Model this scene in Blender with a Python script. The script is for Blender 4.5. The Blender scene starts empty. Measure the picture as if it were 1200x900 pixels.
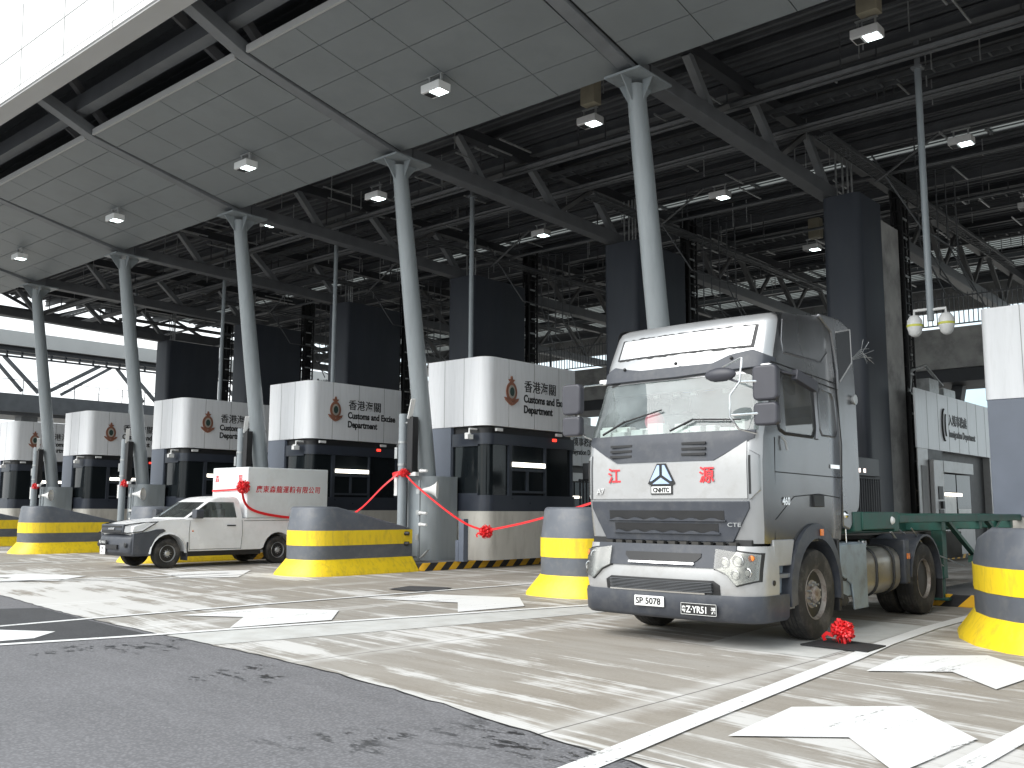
import bpy, bmesh, math, random
from mathutils import Vector, Matrix, Euler
R = math.radians
PI = math.pi
sc = bpy.context.scene
col = sc.collection

# ------------------------------------------------------------------ camera
cd = bpy.data.cameras.new('camera'); cam = bpy.data.objects.new('camera', cd); col.objects.link(cam)
cd.sensor_width = 36; cd.lens = 1129.9/1200*36; cd.clip_start = .05; cd.clip_end = 3000
rot = Euler((PI/2+.129, 0, .721), 'XYZ').to_matrix() @ Matrix.Rotation(.004, 3, 'Z')
cam.matrix_world = Matrix.Translation((0, 0, 1.559)) @ rot.to_4x4()
sc.camera = cam

# ------------------------------------------------------------------ world, sun, exposure
SUN_EL, SUN_AZ = 40, 197          # degrees; azimuth measured clockwise from +y
w = bpy.data.worlds.new('World'); sc.world = w; w.use_nodes = True
nt = w.node_tree; nt.nodes.clear()
out = nt.nodes.new('ShaderNodeOutputWorld'); bg = nt.nodes.new('ShaderNodeBackground')
sky = nt.nodes.new('ShaderNodeTexSky'); sky.sky_type = 'NISHITA'; sky.sun_disc = False
sky.sun_elevation = R(SUN_EL); sky.sun_rotation = R(SUN_AZ); sky.air_density = 1.2; sky.dust_density = 3
tc = nt.nodes.new('ShaderNodeTexCoord'); ns = nt.nodes.new('ShaderNodeTexNoise')
ns.inputs['Scale'].default_value = 2.2; ns.inputs['Detail'].default_value = 6
cr = nt.nodes.new('ShaderNodeValToRGB')
cr.color_ramp.elements[0].position = .36; cr.color_ramp.elements[0].color = (5.4, 7.4, 8.4, 1)
cr.color_ramp.elements[1].position = .6; cr.color_ramp.elements[1].color = (11.5, 11.7, 11.8, 1)
mx = nt.nodes.new('ShaderNodeMixRGB'); mx.inputs[0].default_value = .8
nt.links.new(tc.outputs['Generated'], ns.inputs['Vector']); nt.links.new(ns.outputs['Fac'], cr.inputs[0])
nt.links.new(sky.outputs[0], mx.inputs[1]); nt.links.new(cr.outputs[0], mx.inputs[2])
nt.links.new(mx.outputs[0], bg.inputs[0]); bg.inputs[1].default_value = .1
nt.links.new(bg.outputs[0], out.inputs[0])
sd = bpy.data.lights.new('sun', 'SUN'); sd.energy = 2.3; sd.angle = R(55); sd.color = (1, .985, .96)
sun = bpy.data.objects.new('sun', sd); col.objects.link(sun)
a = R(SUN_AZ); e = R(SUN_EL)
sdir = Vector((math.sin(a)*math.cos(e), math.cos(a)*math.cos(e), math.sin(e)))
sun.rotation_euler = sdir.to_track_quat('Z', 'Y').to_euler(); sun.location = sdir*60
sc.view_settings.view_transform = 'Standard'; sc.view_settings.look = 'None'
sc.view_settings.exposure = .75; sc.view_settings.gamma = 1
sc.view_settings.use_curve_mapping = False
sc.cycles.max_bounces = 8

# ------------------------------------------------------------------ materials
def mat(name, c, rough=.5, metal=0, var=.12, scale=3, bump=0, bscale=40, spec=.5, dirt=None, dirt_amt=0, dscale=2, stretch=(1, 1, 1), coat=0):
    m = bpy.data.materials.new(name); m.use_nodes = True
    t = m.node_tree; b = t.nodes['Principled BSDF']
    b.inputs['Roughness'].default_value = rough; b.inputs['Metallic'].default_value = metal
    b.inputs['Specular IOR Level'].default_value = spec
    if coat: b.inputs['Coat Weight'].default_value = coat; b.inputs['Coat Roughness'].default_value = .12
    co = t.nodes.new('ShaderNodeTexCoord'); mp = t.nodes.new('ShaderNodeMapping'); mp.inputs['Scale'].default_value = stretch
    t.links.new(co.outputs['Object'], mp.inputs['Vector'])
    n = t.nodes.new('ShaderNodeTexNoise'); n.inputs['Scale'].default_value = scale; n.inputs['Detail'].default_value = 5
    t.links.new(mp.outputs[0], n.inputs['Vector'])
    mr = t.nodes.new('ShaderNodeMapRange'); mr.inputs['From Min'].default_value = .3; mr.inputs['From Max'].default_value = .7
    mr.inputs['To Min'].default_value = 1-var; mr.inputs['To Max'].default_value = 1+var
    t.links.new(n.outputs['Fac'], mr.inputs[0])
    mul = t.nodes.new('ShaderNodeVectorMath'); mul.operation = 'SCALE'; mul.inputs[0].default_value = c[:3]
    t.links.new(mr.outputs[0], mul.inputs['Scale'])
    src = mul.outputs[0]
    if dirt:
        n2 = t.nodes.new('ShaderNodeTexNoise'); n2.inputs['Scale'].default_value = dscale; n2.inputs['Detail'].default_value = 8
        n2.inputs['Roughness'].default_value = .65
        t.links.new(mp.outputs[0], n2.inputs['Vector'])
        r2 = t.nodes.new('ShaderNodeMapRange'); r2.inputs['From Min'].default_value = .48; r2.inputs['From Max'].default_value = .68
        r2.inputs['To Max'].default_value = dirt_amt; t.links.new(n2.outputs['Fac'], r2.inputs[0])
        m2 = t.nodes.new('ShaderNodeMixRGB'); m2.inputs[2].default_value = (*dirt, 1)
        t.links.new(r2.outputs[0], m2.inputs[0]); t.links.new(src, m2.inputs[1]); src = m2.outputs[0]
    t.links.new(src, b.inputs['Base Color'])
    r3 = t.nodes.new('ShaderNodeMapRange'); r3.inputs['To Min'].default_value = max(.02, rough-.08); r3.inputs['To Max'].default_value = min(1, rough+.1)
    t.links.new(n.outputs['Fac'], r3.inputs[0]); t.links.new(r3.outputs[0], b.inputs['Roughness'])
    if bump:
        n3 = t.nodes.new('ShaderNodeTexNoise'); n3.inputs['Scale'].default_value = bscale; n3.inputs['Detail'].default_value = 4
        t.links.new(co.outputs['Object'], n3.inputs['Vector'])
        bp = t.nodes.new('ShaderNodeBump'); bp.inputs['Strength'].default_value = bump; bp.inputs['Distance'].default_value = .02
        t.links.new(n3.outputs['Fac'], bp.inputs['Height']); t.links.new(bp.outputs[0], b.inputs['Normal'])
    return m

def emis(name, c, s):
    m = bpy.data.materials.new(name); m.use_nodes = True
    b = m.node_tree.nodes['Principled BSDF']; b.inputs['Base Color'].default_value = (*c, 1)
    b.inputs['Emission Color'].default_value = (*c, 1); b.inputs['Emission Strength'].default_value = s
    return m

def glass(name, tint, gloss=.12, rough=.02, film=0, filmc=(.6, .62, .62)):
    m = bpy.data.materials.new(name); m.use_nodes = True; t = m.node_tree; t.nodes.clear()
    o = t.nodes.new('ShaderNodeOutputMaterial'); tr = t.nodes.new('ShaderNodeBsdfTransparent'); tr.inputs[0].default_value = (*tint, 1)
    gl = t.nodes.new('ShaderNodeBsdfGlossy'); gl.inputs['Roughness'].default_value = rough
    fr = t.nodes.new('ShaderNodeFresnel'); fr.inputs[0].default_value = 1.5
    mr = t.nodes.new('ShaderNodeMapRange'); mr.inputs['To Min'].default_value = gloss; mr.inputs['To Max'].default_value = 1
    t.links.new(fr.outputs[0], mr.inputs[0])
    ms = t.nodes.new('ShaderNodeMixShader'); t.links.new(mr.outputs[0], ms.inputs[0])
    t.links.new(tr.outputs[0], ms.inputs[1]); t.links.new(gl.outputs[0], ms.inputs[2]); last = ms
    if film:
        df = t.nodes.new('ShaderNodeBsdfDiffuse'); df.inputs[0].default_value = (*filmc, 1)
        n = t.nodes.new('ShaderNodeTexNoise'); n.inputs['Scale'].default_value = 3; n.inputs['Detail'].default_value = 5
        co = t.nodes.new('ShaderNodeTexCoord'); t.links.new(co.outputs['Object'], n.inputs['Vector'])
        r2 = t.nodes.new('ShaderNodeMapRange'); r2.inputs['From Min'].default_value = .3; r2.inputs['From Max'].default_value = .7
        r2.inputs['To Min'].default_value = film*.6; r2.inputs['To Max'].default_value = film*1.4
        t.links.new(n.outputs['Fac'], r2.inputs[0])
        m2 = t.nodes.new('ShaderNodeMixShader'); t.links.new(r2.outputs[0], m2.inputs[0])
        t.links.new(ms.outputs[0], m2.inputs[1]); t.links.new(df.outputs[0], m2.inputs[2]); last = m2
    t.links.new(last.outputs[0], o.inputs[0])
    return m

M = dict(
 steel=mat('canopy_steel', (.105, .11, .118), .5, .0, .15, 2),
 steel_dark=mat('dark_steel', (.035, .037, .042), .55, 0, .2, 2),
 steel_mid=mat('mid_steel', (.17, .18, .19), .45, 0, .12, 2),
 galv=mat('galvanised', (.42, .43, .43), .4, .6, .2, 8),
 pipe=mat('service_pipe', (.1, .105, .11), .45, .3, .2, 5),
 slabc=mat('light_concrete', (.36, .355, .345), .8, 0, .2, 1.5, dirt=(.12, .12, .12), dirt_amt=.6, dscale=1.2, bump=.2),
 column=mat('column_paint', (.25, .275, .288), .32, 0, .07, 1.5, dirt=(.17, .19, .2), dirt_amt=.35, stretch=(3, 3, .5)),
 soffit=mat('soffit_panel', (.2, .218, .224), .42, 0, .07, .6, dirt=(.17, .185, .19), dirt_amt=.5, dscale=1.3),
 gap=mat('shadow_gap', (.012, .012, .013), .8),
 fascia=mat('white_fascia', (.8, .8, .79), .4, 0, .03, 1),
 fascia_under=mat('fascia_under', (.45, .45, .44), .45, 0, .04, 1),
 deck=mat('roof_deck', (.055, .058, .062), .6, 0, .3, 1.2),
 tower=mat('pier_blue', (.032, .038, .052), .5, 0, .12, .8, dirt=(.05, .055, .065), dirt_amt=.5, dscale=1.2, stretch=(2, 2, .4)),
 conc_dk=mat('raw_concrete', (.14, .14, .14), .8, 0, .25, 1.2, bump=.2),
 kiosk_white=mat('kiosk_white', (.74, .75, .77), .3, 0, .03, 1.2, dirt=(.5, .5, .5), dirt_amt=.22, dscale=3, stretch=(4, 4, .4)),
 kiosk_dark=mat('kiosk_dark', (.03, .036, .05), .3, 0, .1, 2),
 kiosk_slate=mat('kiosk_slate', (.13, .15, .19), .4, 0, .06, 2),
 kiosk_base=mat('kiosk_base', (.52, .5, .455), .5, 0, .06, 1.5, dirt=(.25, .23, .2), dirt_amt=.35, stretch=(2, 2, .6)),
 kiosk_glass=mat('kiosk_glass', (.01, .013, .015), .08, 0, .1, 1, spec=.35),
 frame=mat('dark_frame', (.035, .042, .055), .4, 0, .1, 3),
 black=mat('black_plastic', (.015, .015, .016), .5, 0, .2, 4),
 skylight=None,
 foil=mat('crinkled_foil', (.6, .6, .6), .3, .7, .1, 6, bump=.5, bscale=9),
 lettering=mat('black_letter', (.012, .012, .013), .5),
 bronze=mat('crest_bronze', (.32, .14, .09), .4, .3, .15, 8),
 crest_dk=mat('crest_dark', (.03, .06, .05), .4),
 crest_lt=mat('crest_silver', (.5, .47, .42), .35, .5),
 lampglow=emis('tube_lamp', (1, .93, .8), 2.6),
 flood=emis('floodlight_glass', (.85, 1, 1), 5),
 indicator=emis('indicator', (1, .8, .7), 2),
 redlamp=emis('red_lamp', (1, .05, .03), 1.2),
 white_metal=mat('white_housing', (.72, .72, .71), .4, 0, .05, 5),
 slate=mat('barrier_slate', (.1, .11, .128), .42, 0, .1, 2, dirt=(.17, .17, .17), dirt_amt=.45, dscale=6),
 yellow=mat('barrier_yellow', (.85, .61, .02), .4, 0, .05, 2, dirt=(.38, .27, .06), dirt_amt=.45, dscale=5, stretch=(2, 2, .7)),
 red=mat('red_satin', (.75, .02, .025), .35, 0, .1, 6),
 redpaint=mat('red_lettering', (.6, .04, .05), .5, 0, .15, 10),
 pole=mat('pole_paint', (.26, .29, .31), .35, 0, .06, 3),
 paintline=None,
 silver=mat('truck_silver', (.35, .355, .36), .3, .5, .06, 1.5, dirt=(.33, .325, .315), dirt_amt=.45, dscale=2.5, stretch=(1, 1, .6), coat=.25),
 silver_shaded=mat('truck_silver_shaded', (.2, .203, .212), .27, .75, .1, 1.2, dirt=(.13, .13, .13), dirt_amt=.5, dscale=1.8, stretch=(1, 1, .6), coat=.25),  # same dirty silver, darkened so the shade of the cab sides sits in the colour
 silver_pale=mat('truck_skirt', (.4, .4, .4), .36, .25, .06, 2, dirt=(.29, .28, .265), dirt_amt=.5, dscale=4),
 trim=mat('truck_trim', (.045, .05, .062), .5, 0, .12, 4, dirt=(.11, .11, .11), dirt_amt=.4, dscale=5),
 plastic=mat('mirror_plastic', (.045, .045, .055), .45, 0, .1, 4),
 chrome=mat('chrome', (.75, .75, .75), .14, 1, .05, 4),
 tyre=mat('tyre_rubber', (.022, .021, .02), .75, 0, .15, 6, dirt=(.11, .1, .09), dirt_amt=.75, dscale=4),
 rim=mat('steel_rim', (.3, .27, .24), .5, .3, .2, 6, dirt=(.1, .05, .03), dirt_amt=.8, dscale=9),
 rim_grey=mat('pickup_rim', (.5, .5, .5), .35, .5, .1, 6),
 tank=mat('fuel_tank', (.42, .4, .36), .38, .7, .1, 3, dirt=(.2, .18, .15), dirt_amt=.6, dscale=3),
 bluegrey=mat('bluegrey_cover', (.25, .3, .34), .5, 0, .08, 3, dirt=(.14, .14, .13), dirt_amt=.6, dscale=3.5),
 chassis=mat('chassis_grime', (.035, .033, .03), .75, 0, .3, 5),
 green=mat('trailer_green', (.018, .085, .066), .5, 0, .15, 3, dirt=(.05, .05, .04), dirt_amt=.6, dscale=4),
 amber=mat('amber_lens', (.75, .2, .03), .2),
 headlens=glass('headlamp_lens', (.85, .85, .83), .02, .25),
 headback=mat('headlamp_bowl', (.3, .3, .29), .25, .6, .1, 10),
 windscreen=glass('windscreen', (.8, .88, .86), .04, .02, film=.2, filmc=(.55, .62, .62)),
 pickglass=glass('pickup_glass', (.45, .5, .47), .1, .02, film=.04),
 sideglass=glass('side_glass', (.7, .78, .74), .12, .02, film=.1),
 interior=mat('cab_interior', (.06, .055, .05), .8),
 paper=mat('dash_paper', (.78, .78, .75), .7, 0, .1, 12),
 dashgrey=mat('dash_grey', (.3, .3, .3), .7),
 pinkcloth=mat('pink_cushion', (.6, .12, .16), .8),
 bluecloth=mat('blue_box', (.04, .2, .5), .6),
 white_paint=mat('pickup_white', (.84, .84, .84), .25, 0, .02, 2, dirt=(.55, .53, .5), dirt_amt=.22, dscale=3, coat=.4),
 box_white=mat('cargo_box_white', (.74, .77, .78), .4, 0, .03, 1.5, dirt=(.5, .5, .48), dirt_amt=.25, dscale=2),
 plate_w=mat('plate_white', (.8, .8, .78), .4),
 plate_b=mat('plate_black', (.015, .015, .015), .4),
 mat_rubber=mat('rubber_mat', (.02, .02, .021), .9, 0, .2, 8, bump=.3),
 bluemark=mat('emblem_blue', (.5, .62, .85), .2, .6),
 yellowstripe=mat('camera_yellow', (.6, .6, .1), .5),
)

def node_mat(name):
    m = bpy.data.materials.new(name); m.use_nodes = True
    return m, m.node_tree, m.node_tree.nodes['Principled BSDF']
class NT:
    def __init__(s, t): s.t = t
    def n(s, k, **kw):
        x = s.t.nodes.new(k)
        for a_, b_ in kw.items(): setattr(x, a_, b_)
        return x
    def l(s, a_, b_): s.t.links.new(a_, b_)
    def noise(s, vec, scale, detail=5, rough=.55):
        x = s.n('ShaderNodeTexNoise'); x.inputs['Scale'].default_value = scale; x.inputs['Detail'].default_value = detail
        x.inputs['Roughness'].default_value = rough; s.l(vec, x.inputs['Vector']); return x.outputs['Fac']
    def mapv(s, vec, scale, rotz=0):
        q = s.n('ShaderNodeMapping'); q.inputs['Rotation'].default_value = (0, 0, rotz); s.l(vec, q.inputs['Vector'])
        x = s.n('ShaderNodeMapping'); x.inputs['Scale'].default_value = scale
        s.l(q.outputs[0], x.inputs['Vector']); return x.outputs[0]
    def rng(s, v, a0, a1, b0=0, b1=1):
        x = s.n('ShaderNodeMapRange'); x.inputs[1].default_value = a0; x.inputs[2].default_value = a1
        x.inputs[3].default_value = b0; x.inputs[4].default_value = b1; s.l(v, x.inputs[0]); return x.outputs[0]
    def math(s, op, a_, b_=None):
        x = s.n('ShaderNodeMath', operation=op)
        for i, v in enumerate((a_, b_)):
            if v is None: continue
            if isinstance(v, (int, float)): x.inputs[i].default_value = v
            else: s.l(v, x.inputs[i])
        return x.outputs[0]
    def mix(s, f, a_, b_):
        x = s.n('ShaderNodeMixRGB')
        if isinstance(f, (int, float)): x.inputs[0].default_value = f
        else: s.l(f, x.inputs[0])
        for i, v in ((1, a_), (2, b_)):
            if isinstance(v, tuple): x.inputs[i].default_value = (*v, 1)
            else: s.l(v, x.inputs[i])
        return x.outputs[0]
    def bump(s, h, st, dist, b):
        x = s.n('ShaderNodeBump'); x.inputs['Strength'].default_value = st; x.inputs['Distance'].default_value = dist
        s.l(h, x.inputs['Height']); s.l(x.outputs[0], b.inputs['Normal'])

def concrete_ground():
    m, t, b = node_mat('plaza_concrete'); k = NT(t)
    co = k.n('ShaderNodeTexCoord').outputs['Object']
    sep = k.n('ShaderNodeSeparateXYZ'); k.l(co, sep.inputs[0]); X, Y = sep.outputs[0], sep.outputs[1]
    big = k.noise(co, .22, 4); fine = k.noise(co, 30, 6, .7); medn = k.noise(k.mapv(co, (.5, 2.5, 1), .08), 1.3, 7, .65)
    base = k.mix(k.rng(big, .35, .65), (.27, .24, .2), (.31, .295, .27))
    base = k.mix(k.rng(medn, .42, .66, 0, .7), base, (.2, .172, .138))
    base = k.mix(k.rng(fine, .35, .75, 0, .3), base, (.42, .4, .37))
    # chalky streaks left by the broom and slurry, running across the lanes
    wob = k.noise(co, .7, 3)
    wv = k.n('ShaderNodeVectorMath', operation='ADD'); k.l(co, wv.inputs[0])
    cmb = k.n('ShaderNodeCombineXYZ'); k.l(k.math('MULTIPLY', wob, .12), cmb.inputs[1]); k.l(cmb.outputs[0], wv.inputs[1]); cow = wv.outputs[0]
    s1 = k.noise(k.mapv(cow, (.11, 3.4, 1), .15), 1.0, 10, .66)
    s2 = k.noise(k.mapv(cow, (.5, 17, 1), .15), 1.0, 10, .8)
    patch = k.noise(k.mapv(co, (.35, .55, 1), .3), 1.1, 6, .65)
    edge = k.math('MAXIMUM', k.rng(Y, 7.4, 5.4), k.math('MULTIPLY', k.math('MULTIPLY', k.rng(X, -13.2, -14.5), k.rng(Y, 10.5, 8.5)), 1.6))            # more residue along the joint with the asphalt
    thr = k.math('ADD', k.math('ADD', k.math('MULTIPLY', s1, .62), k.math('MULTIPLY', s2, .38)), k.math('ADD', k.math('MULTIPLY', k.rng(patch, .38, .62), .17), k.math('MULTIPLY', edge, .075)))
    st = k.rng(thr, .615, .675)
    c = k.mix(k.math('MULTIPLY', st, .8), base, (.62, .61, .59))
    # slab joints: lane-wise and cross-wise saw cuts with a feathered chalk edge
    def joint(coord, per, off):
        u = k.math('ABSOLUTE', k.math('SUBTRACT', k.math('FRACT', k.math('ADD', k.math('DIVIDE', k.math('SUBTRACT', coord, off), per), .5)), .5))
        return k.math('MULTIPLY', u, per)
    j1 = joint(X, 3.859, -4.47); j2 = joint(Y, 5.2, 5.3)
    feather = k.math('MULTIPLY', k.rng(k.math('SUBTRACT', j1, k.math('MULTIPLY', s1, .5)), .02, -.18), k.rng(patch, .3, .6))
    c = k.mix(k.math('MULTIPLY', feather, .65), c, (.64, .63, .61))
    jj = k.math('MAXIMUM', k.rng(j1, .014, .006), k.rng(j2, .014, .006))
    c = k.mix(k.math('MULTIPLY', jj, .75), c, (.05, .045, .04))
    # oil drips in small dots
    v = k.n('ShaderNodeTexVoronoi'); v.inputs['Scale'].default_value = 2.2; k.l(co, v.inputs['Vector'])
    dots = k.math('MULTIPLY', k.rng(v.outputs['Distance'], .055, .035), k.rng(big, .45, .6))
    c = k.mix(k.math('MULTIPLY', dots, .7), c, (.06, .055, .05))
    k.l(c, b.inputs['Base Color']); b.inputs['Roughness'].default_value = .75
    k.bump(k.math('ADD', fine, k.math('MULTIPLY', s2, .6)), .35, .008, b)
    return m
def asphalt_mat(name, c0, c1, wet=True):
    m, t, b = node_mat(name); k = NT(t)
    co = k.n('ShaderNodeTexCoord').outputs['Object']
    big = k.noise(co, .5, 5, .6); fine = k.mix(.5, k.noise(co, 55, 6, .75), k.noise(co, 14, 8, .85)); med = k.noise(k.mapv(co, (.4, 1.8, 1), .1), 2, 6, .6)
    c = k.mix(k.rng(big, .35, .65), c0, c1)
    c = k.mix(k.rng(fine, .4, .66, 0, .7), c, tuple(min(1, v*1.75) for v in c1))
    vo = k.n('ShaderNodeTexVoronoi'); vo.inputs['Scale'].default_value = 38; k.l(co, vo.inputs['Vector'])
    c = k.mix(k.math('MULTIPLY', k.rng(vo.outputs['Distance'], .3, .55), .45), c, tuple(v*.45 for v in c0))
    c = k.mix(k.rng(k.noise(k.mapv(co, (.18, 1.3, 1), .15), 1.6, 6, .7), .5, .72, 0, .35), c, tuple(min(1, v*1.35) for v in c1))
    c = k.mix(k.rng(med, .55, .75, 0, .3), c, tuple(v*.7 for v in c0))
    if wet:
        sep = k.n('ShaderNodeSeparateXYZ'); k.l(co, sep.inputs[0])
        wn = k.noise(k.mapv(co, (1.1, 2.6, 1), .05), 3.0, 8, .72)
        area = k.math('MAXIMUM', k.math('MULTIPLY', k.rng(k.noise(co, .8, 2), .57, .63), k.rng(sep.outputs[1], 3.4, 4.8)), k.math('MULTIPLY', k.rng(sep.outputs[0], -5.4, -4.7), k.rng(sep.outputs[1], 4.55, 5.0)))
        wet_ = k.math('MULTIPLY', k.rng(wn, .53, .56), area)
        c = k.mix(wet_, c, (.022, .022, .024)); rr = k.rng(wet_, 0, 1, .8, .45); k.l(rr, b.inputs['Roughness'])
    else: b.inputs['Roughness'].default_value = .8
    k.l(c, b.inputs['Base Color']); k.bump(fine, .5, .008, b)
    return m
def skylight_mat():
    m = bpy.data.materials.new('skylight_sheet'); m.use_nodes = True; t = m.node_tree; t.nodes.clear()
    o = t.nodes.new('ShaderNodeOutputMaterial'); tl = t.nodes.new('ShaderNodeBsdfTranslucent'); tl.inputs[0].default_value = (.3, .31, .3, 1)
    tr = t.nodes.new('ShaderNodeBsdfTransparent'); tr.inputs[0].default_value = (.8, .8, .8, 1)
    mx_ = t.nodes.new('ShaderNodeMixShader'); mx_.inputs[0].default_value = .1
    t.links.new(tl.outputs[0], mx_.inputs[1]); t.links.new(tr.outputs[0], mx_.inputs[2]); t.links.new(mx_.outputs[0], o.inputs[0]); return m
def road_paint():
    m, t, b = node_mat('road_paint'); k = NT(t)
    co = k.n('ShaderNodeTexCoord').outputs['Object']
    f = k.noise(co, 9, 8, .75); g = k.noise(co, 1.2, 4); tr_ = k.noise(k.mapv(co, (3.5, .25, 1), .1), 1.4, 8, .75)
    c = k.mix(k.rng(f, .5, .8, 0, .35), (.74, .74, .73), (.5, .49, .47)); c = k.mix(k.rng(g, .45, .7, 0, .25), c, (.62, .61, .59))
    c = k.mix(k.rng(tr_, .56, .72, 0, .5), c, (.36, .34, .31))
    k.l(c, b.inputs['Base Color']); b.inputs['Roughness'].default_value = .6; k.bump(f, .2, .004, b)
    f2 = k.noise(co, 26, 8, .8)
    worn = k.math('ADD', k.math('MULTIPLY', tr_, .55), k.math('MULTIPLY', f2, .45))
    k.l(k.rng(worn, .605, .575), b.inputs['Alpha'])
    return m
def hazard():
    m, t, b = node_mat('hazard_stripes'); k = NT(t)
    co = k.n('ShaderNodeTexCoord').outputs['Object']; sep = k.n('ShaderNodeSeparateXYZ'); k.l(co, sep.inputs[0])
    u = k.math('ADD', k.math('ADD', sep.outputs[1], sep.outputs[0]), k.math('MULTIPLY', sep.outputs[2], -1.1))
    fr = k.math('FRACT', k.math('DIVIDE', u, .56))
    s = k.math('GREATER_THAN', fr, .5)
    c = k.mix(s, (.75, .42, .02), (.02, .02, .022)); k.l(c, b.inputs['Base Color']); b.inputs['Roughness'].default_value = .5
    return m
M['concrete'] = concrete_ground(); M['asphalt'] = asphalt_mat('asphalt', (.13, .128, .134), (.158, .155, .162))
M['fresh'] = asphalt_mat('fresh_asphalt', (.035, .035, .038), (.055, .055, .058), False); M['paintline'] = road_paint(); M['hazard'] = hazard()
M['skylight'] = skylight_mat()
M['pad'] = mat('repair_concrete', (.5, .5, .48), .8, 0, .1, 6, dirt=(.33, .31, .28), dirt_amt=.6, dscale=3)

# ------------------------------------------------------------------ mesh builder
class MB:
    def __init__(s): s.v = []; s.f = []
    def add(s, vs, fs):
        o = len(s.v); s.v += [tuple(v) for v in vs]; s.f += [tuple(i+o for i in f) for f in fs]; return s
    def box(s, x0, x1, y0, y1, z0, z1):
        return s.add([(x0, y0, z0), (x1, y0, z0), (x1, y1, z0), (x0, y1, z0), (x0, y0, z1), (x1, y0, z1), (x1, y1, z1), (x0, y1, z1)],
                     [(0, 3, 2, 1), (4, 5, 6, 7), (0, 1, 5, 4), (1, 2, 6, 5), (2, 3, 7, 6), (3, 0, 4, 7)])
    def beam(s, p, q, w, h, up=(0, 0, 1)):
        p = Vector(p); q = Vector(q); d = (q-p).normalized(); u = Vector(up)
        if abs(d.dot(u)) > .98: u = Vector((0, 1, 0))
        r = d.cross(u).normalized(); u = r.cross(d).normalized()
        c = [(-w/2, -h/2), (w/2, -h/2), (w/2, h/2), (-w/2, h/2)]
        vs = [e_+r*a_+u*b_ for e_ in (p, q) for a_, b_ in c]
        return s.add(vs, [(0, 1, 2, 3), (7, 6, 5, 4), (0, 4, 5, 1), (1, 5, 6, 2), (2, 6, 7, 3), (3, 7, 4, 0)])
    def rings(s, rs, cap=True, closed=True):
        n = len(rs[0]); o = len(s.v)
        for r in rs: s.v += [tuple(p) for p in r]
        for i in range(len(rs)-1):
            for j in range(n if closed else n-1):
                a_ = o+i*n+j; b_ = o+i*n+(j+1) % n; s.f.append((a_, b_, b_+n, a_+n))
        if cap and closed:
            s.f.append(tuple(o+j for j in range(n))[::-1]); s.f.append(tuple(o+(len(rs)-1)*n+j for j in range(n)))
        return s
    def tube(s, pts, r, n=8):
        pts = [Vector(p) for p in pts]; rs = []
        r = r if isinstance(r, (list, tuple)) else [r]*len(pts); prev = None
        for i, p in enumerate(pts):
            d = ((pts[min(i+1, len(pts)-1)]-pts[max(i-1, 0)])).normalized()
            u = prev if prev is not None else (Vector((0, 0, 1)) if abs(d.z) < .9 else Vector((1, 0, 0)))
            a_ = d.cross(u).normalized(); b_ = a_.cross(d).normalized(); prev = b_
            rs.append([p+(a_*math.cos(t_)+b_*math.sin(t_))*r[i] for t_ in (2*PI*j/n for j in range(n))])
        return s.rings(rs)
    def ribbon(s, pts, w_, nrm, th=.004):
        pts = [Vector(p) for p in pts]; nrm = Vector(nrm); rs = []
        for i, p in enumerate(pts):
            d = (pts[min(i+1, len(pts)-1)]-pts[max(i-1, 0)]).normalized(); sd_ = d.cross(nrm).normalized()*w_/2; nn = nrm.normalized()*th/2
            rs.append([p-sd_-nn, p+sd_-nn, p+sd_+nn, p-sd_+nn])
        return s.rings(rs)
    def lathe(s, prof, axis='z', c=(0, 0, 0), n=24, cap=True):
        rs = []
        for (r, h) in prof:
            ring = []
            for j in range(n):
                t_ = 2*PI*j/n; a_, b_ = r*math.cos(t_), r*math.sin(t_)
                p = (a_, b_, h) if axis == 'z' else ((h, a_, b_) if axis == 'x' else (b_, h, a_))
                ring.append((p[0]+c[0], p[1]+c[1], p[2]+c[2]))
            rs.append(ring)
        return s.rings(rs, cap=cap)
    def prism(s, poly, axis, a_, b_):
        def P(u, v, t_): return {'x': (t_, u, v), 'y': (u, t_, v), 'z': (u, v, t_)}[axis]
        n = len(poly)
        vs = [P(u, v, a_) for u, v in poly]+[P(u, v, b_) for u, v in poly]
        return s.add(vs, [tuple(range(n))[::-1], tuple(range(n, 2*n))]+[(i, (i+1) % n, n+(i+1) % n, n+i) for i in range(n)])
    def sphere(s, c, r, sx=1, sy=1, sz=1, n=12, m_=8):
        prof = []
        rs = []
        for i in range(1, m_):
            ph = PI*i/m_
            rs.append([(c[0]+r*sx*math.sin(ph)*math.cos(2*PI*j/n), c[1]+r*sy*math.sin(ph)*math.sin(2*PI*j/n), c[2]-r*sz*math.cos(ph)) for j in range(n)])
        return s.rings(rs)
    def build(s, name, m, parent=None, smooth=40, bevel=0, seg=2, loc=None):
        me = bpy.data.meshes.new(name); me.from_pydata(s.v, [], s.f)
        bm = bmesh.new(); bm.from_mesh(me)
        bmesh.ops.recalc_face_normals(bm, faces=bm.faces)
        bm.to_mesh(me); bm.free()
        me.materials.append(M[m] if isinstance(m, str) else m)
        o = bpy.data.objects.new(name, me); col.objects.link(o)
        if parent: o.parent = parent
        if loc: o.location = loc
        if smooth:
            me.polygons.foreach_set('use_smooth', [True]*len(me.polygons)); me.set_sharp_from_angle(angle=R(smooth))
        if bevel:
            md = o.modifiers.new('bevel', 'BEVEL'); md.width = bevel; md.segments = seg; md.limit_method = 'ANGLE'; md.angle_limit = R(35)
            md.harden_normals = False
        return o

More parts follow.
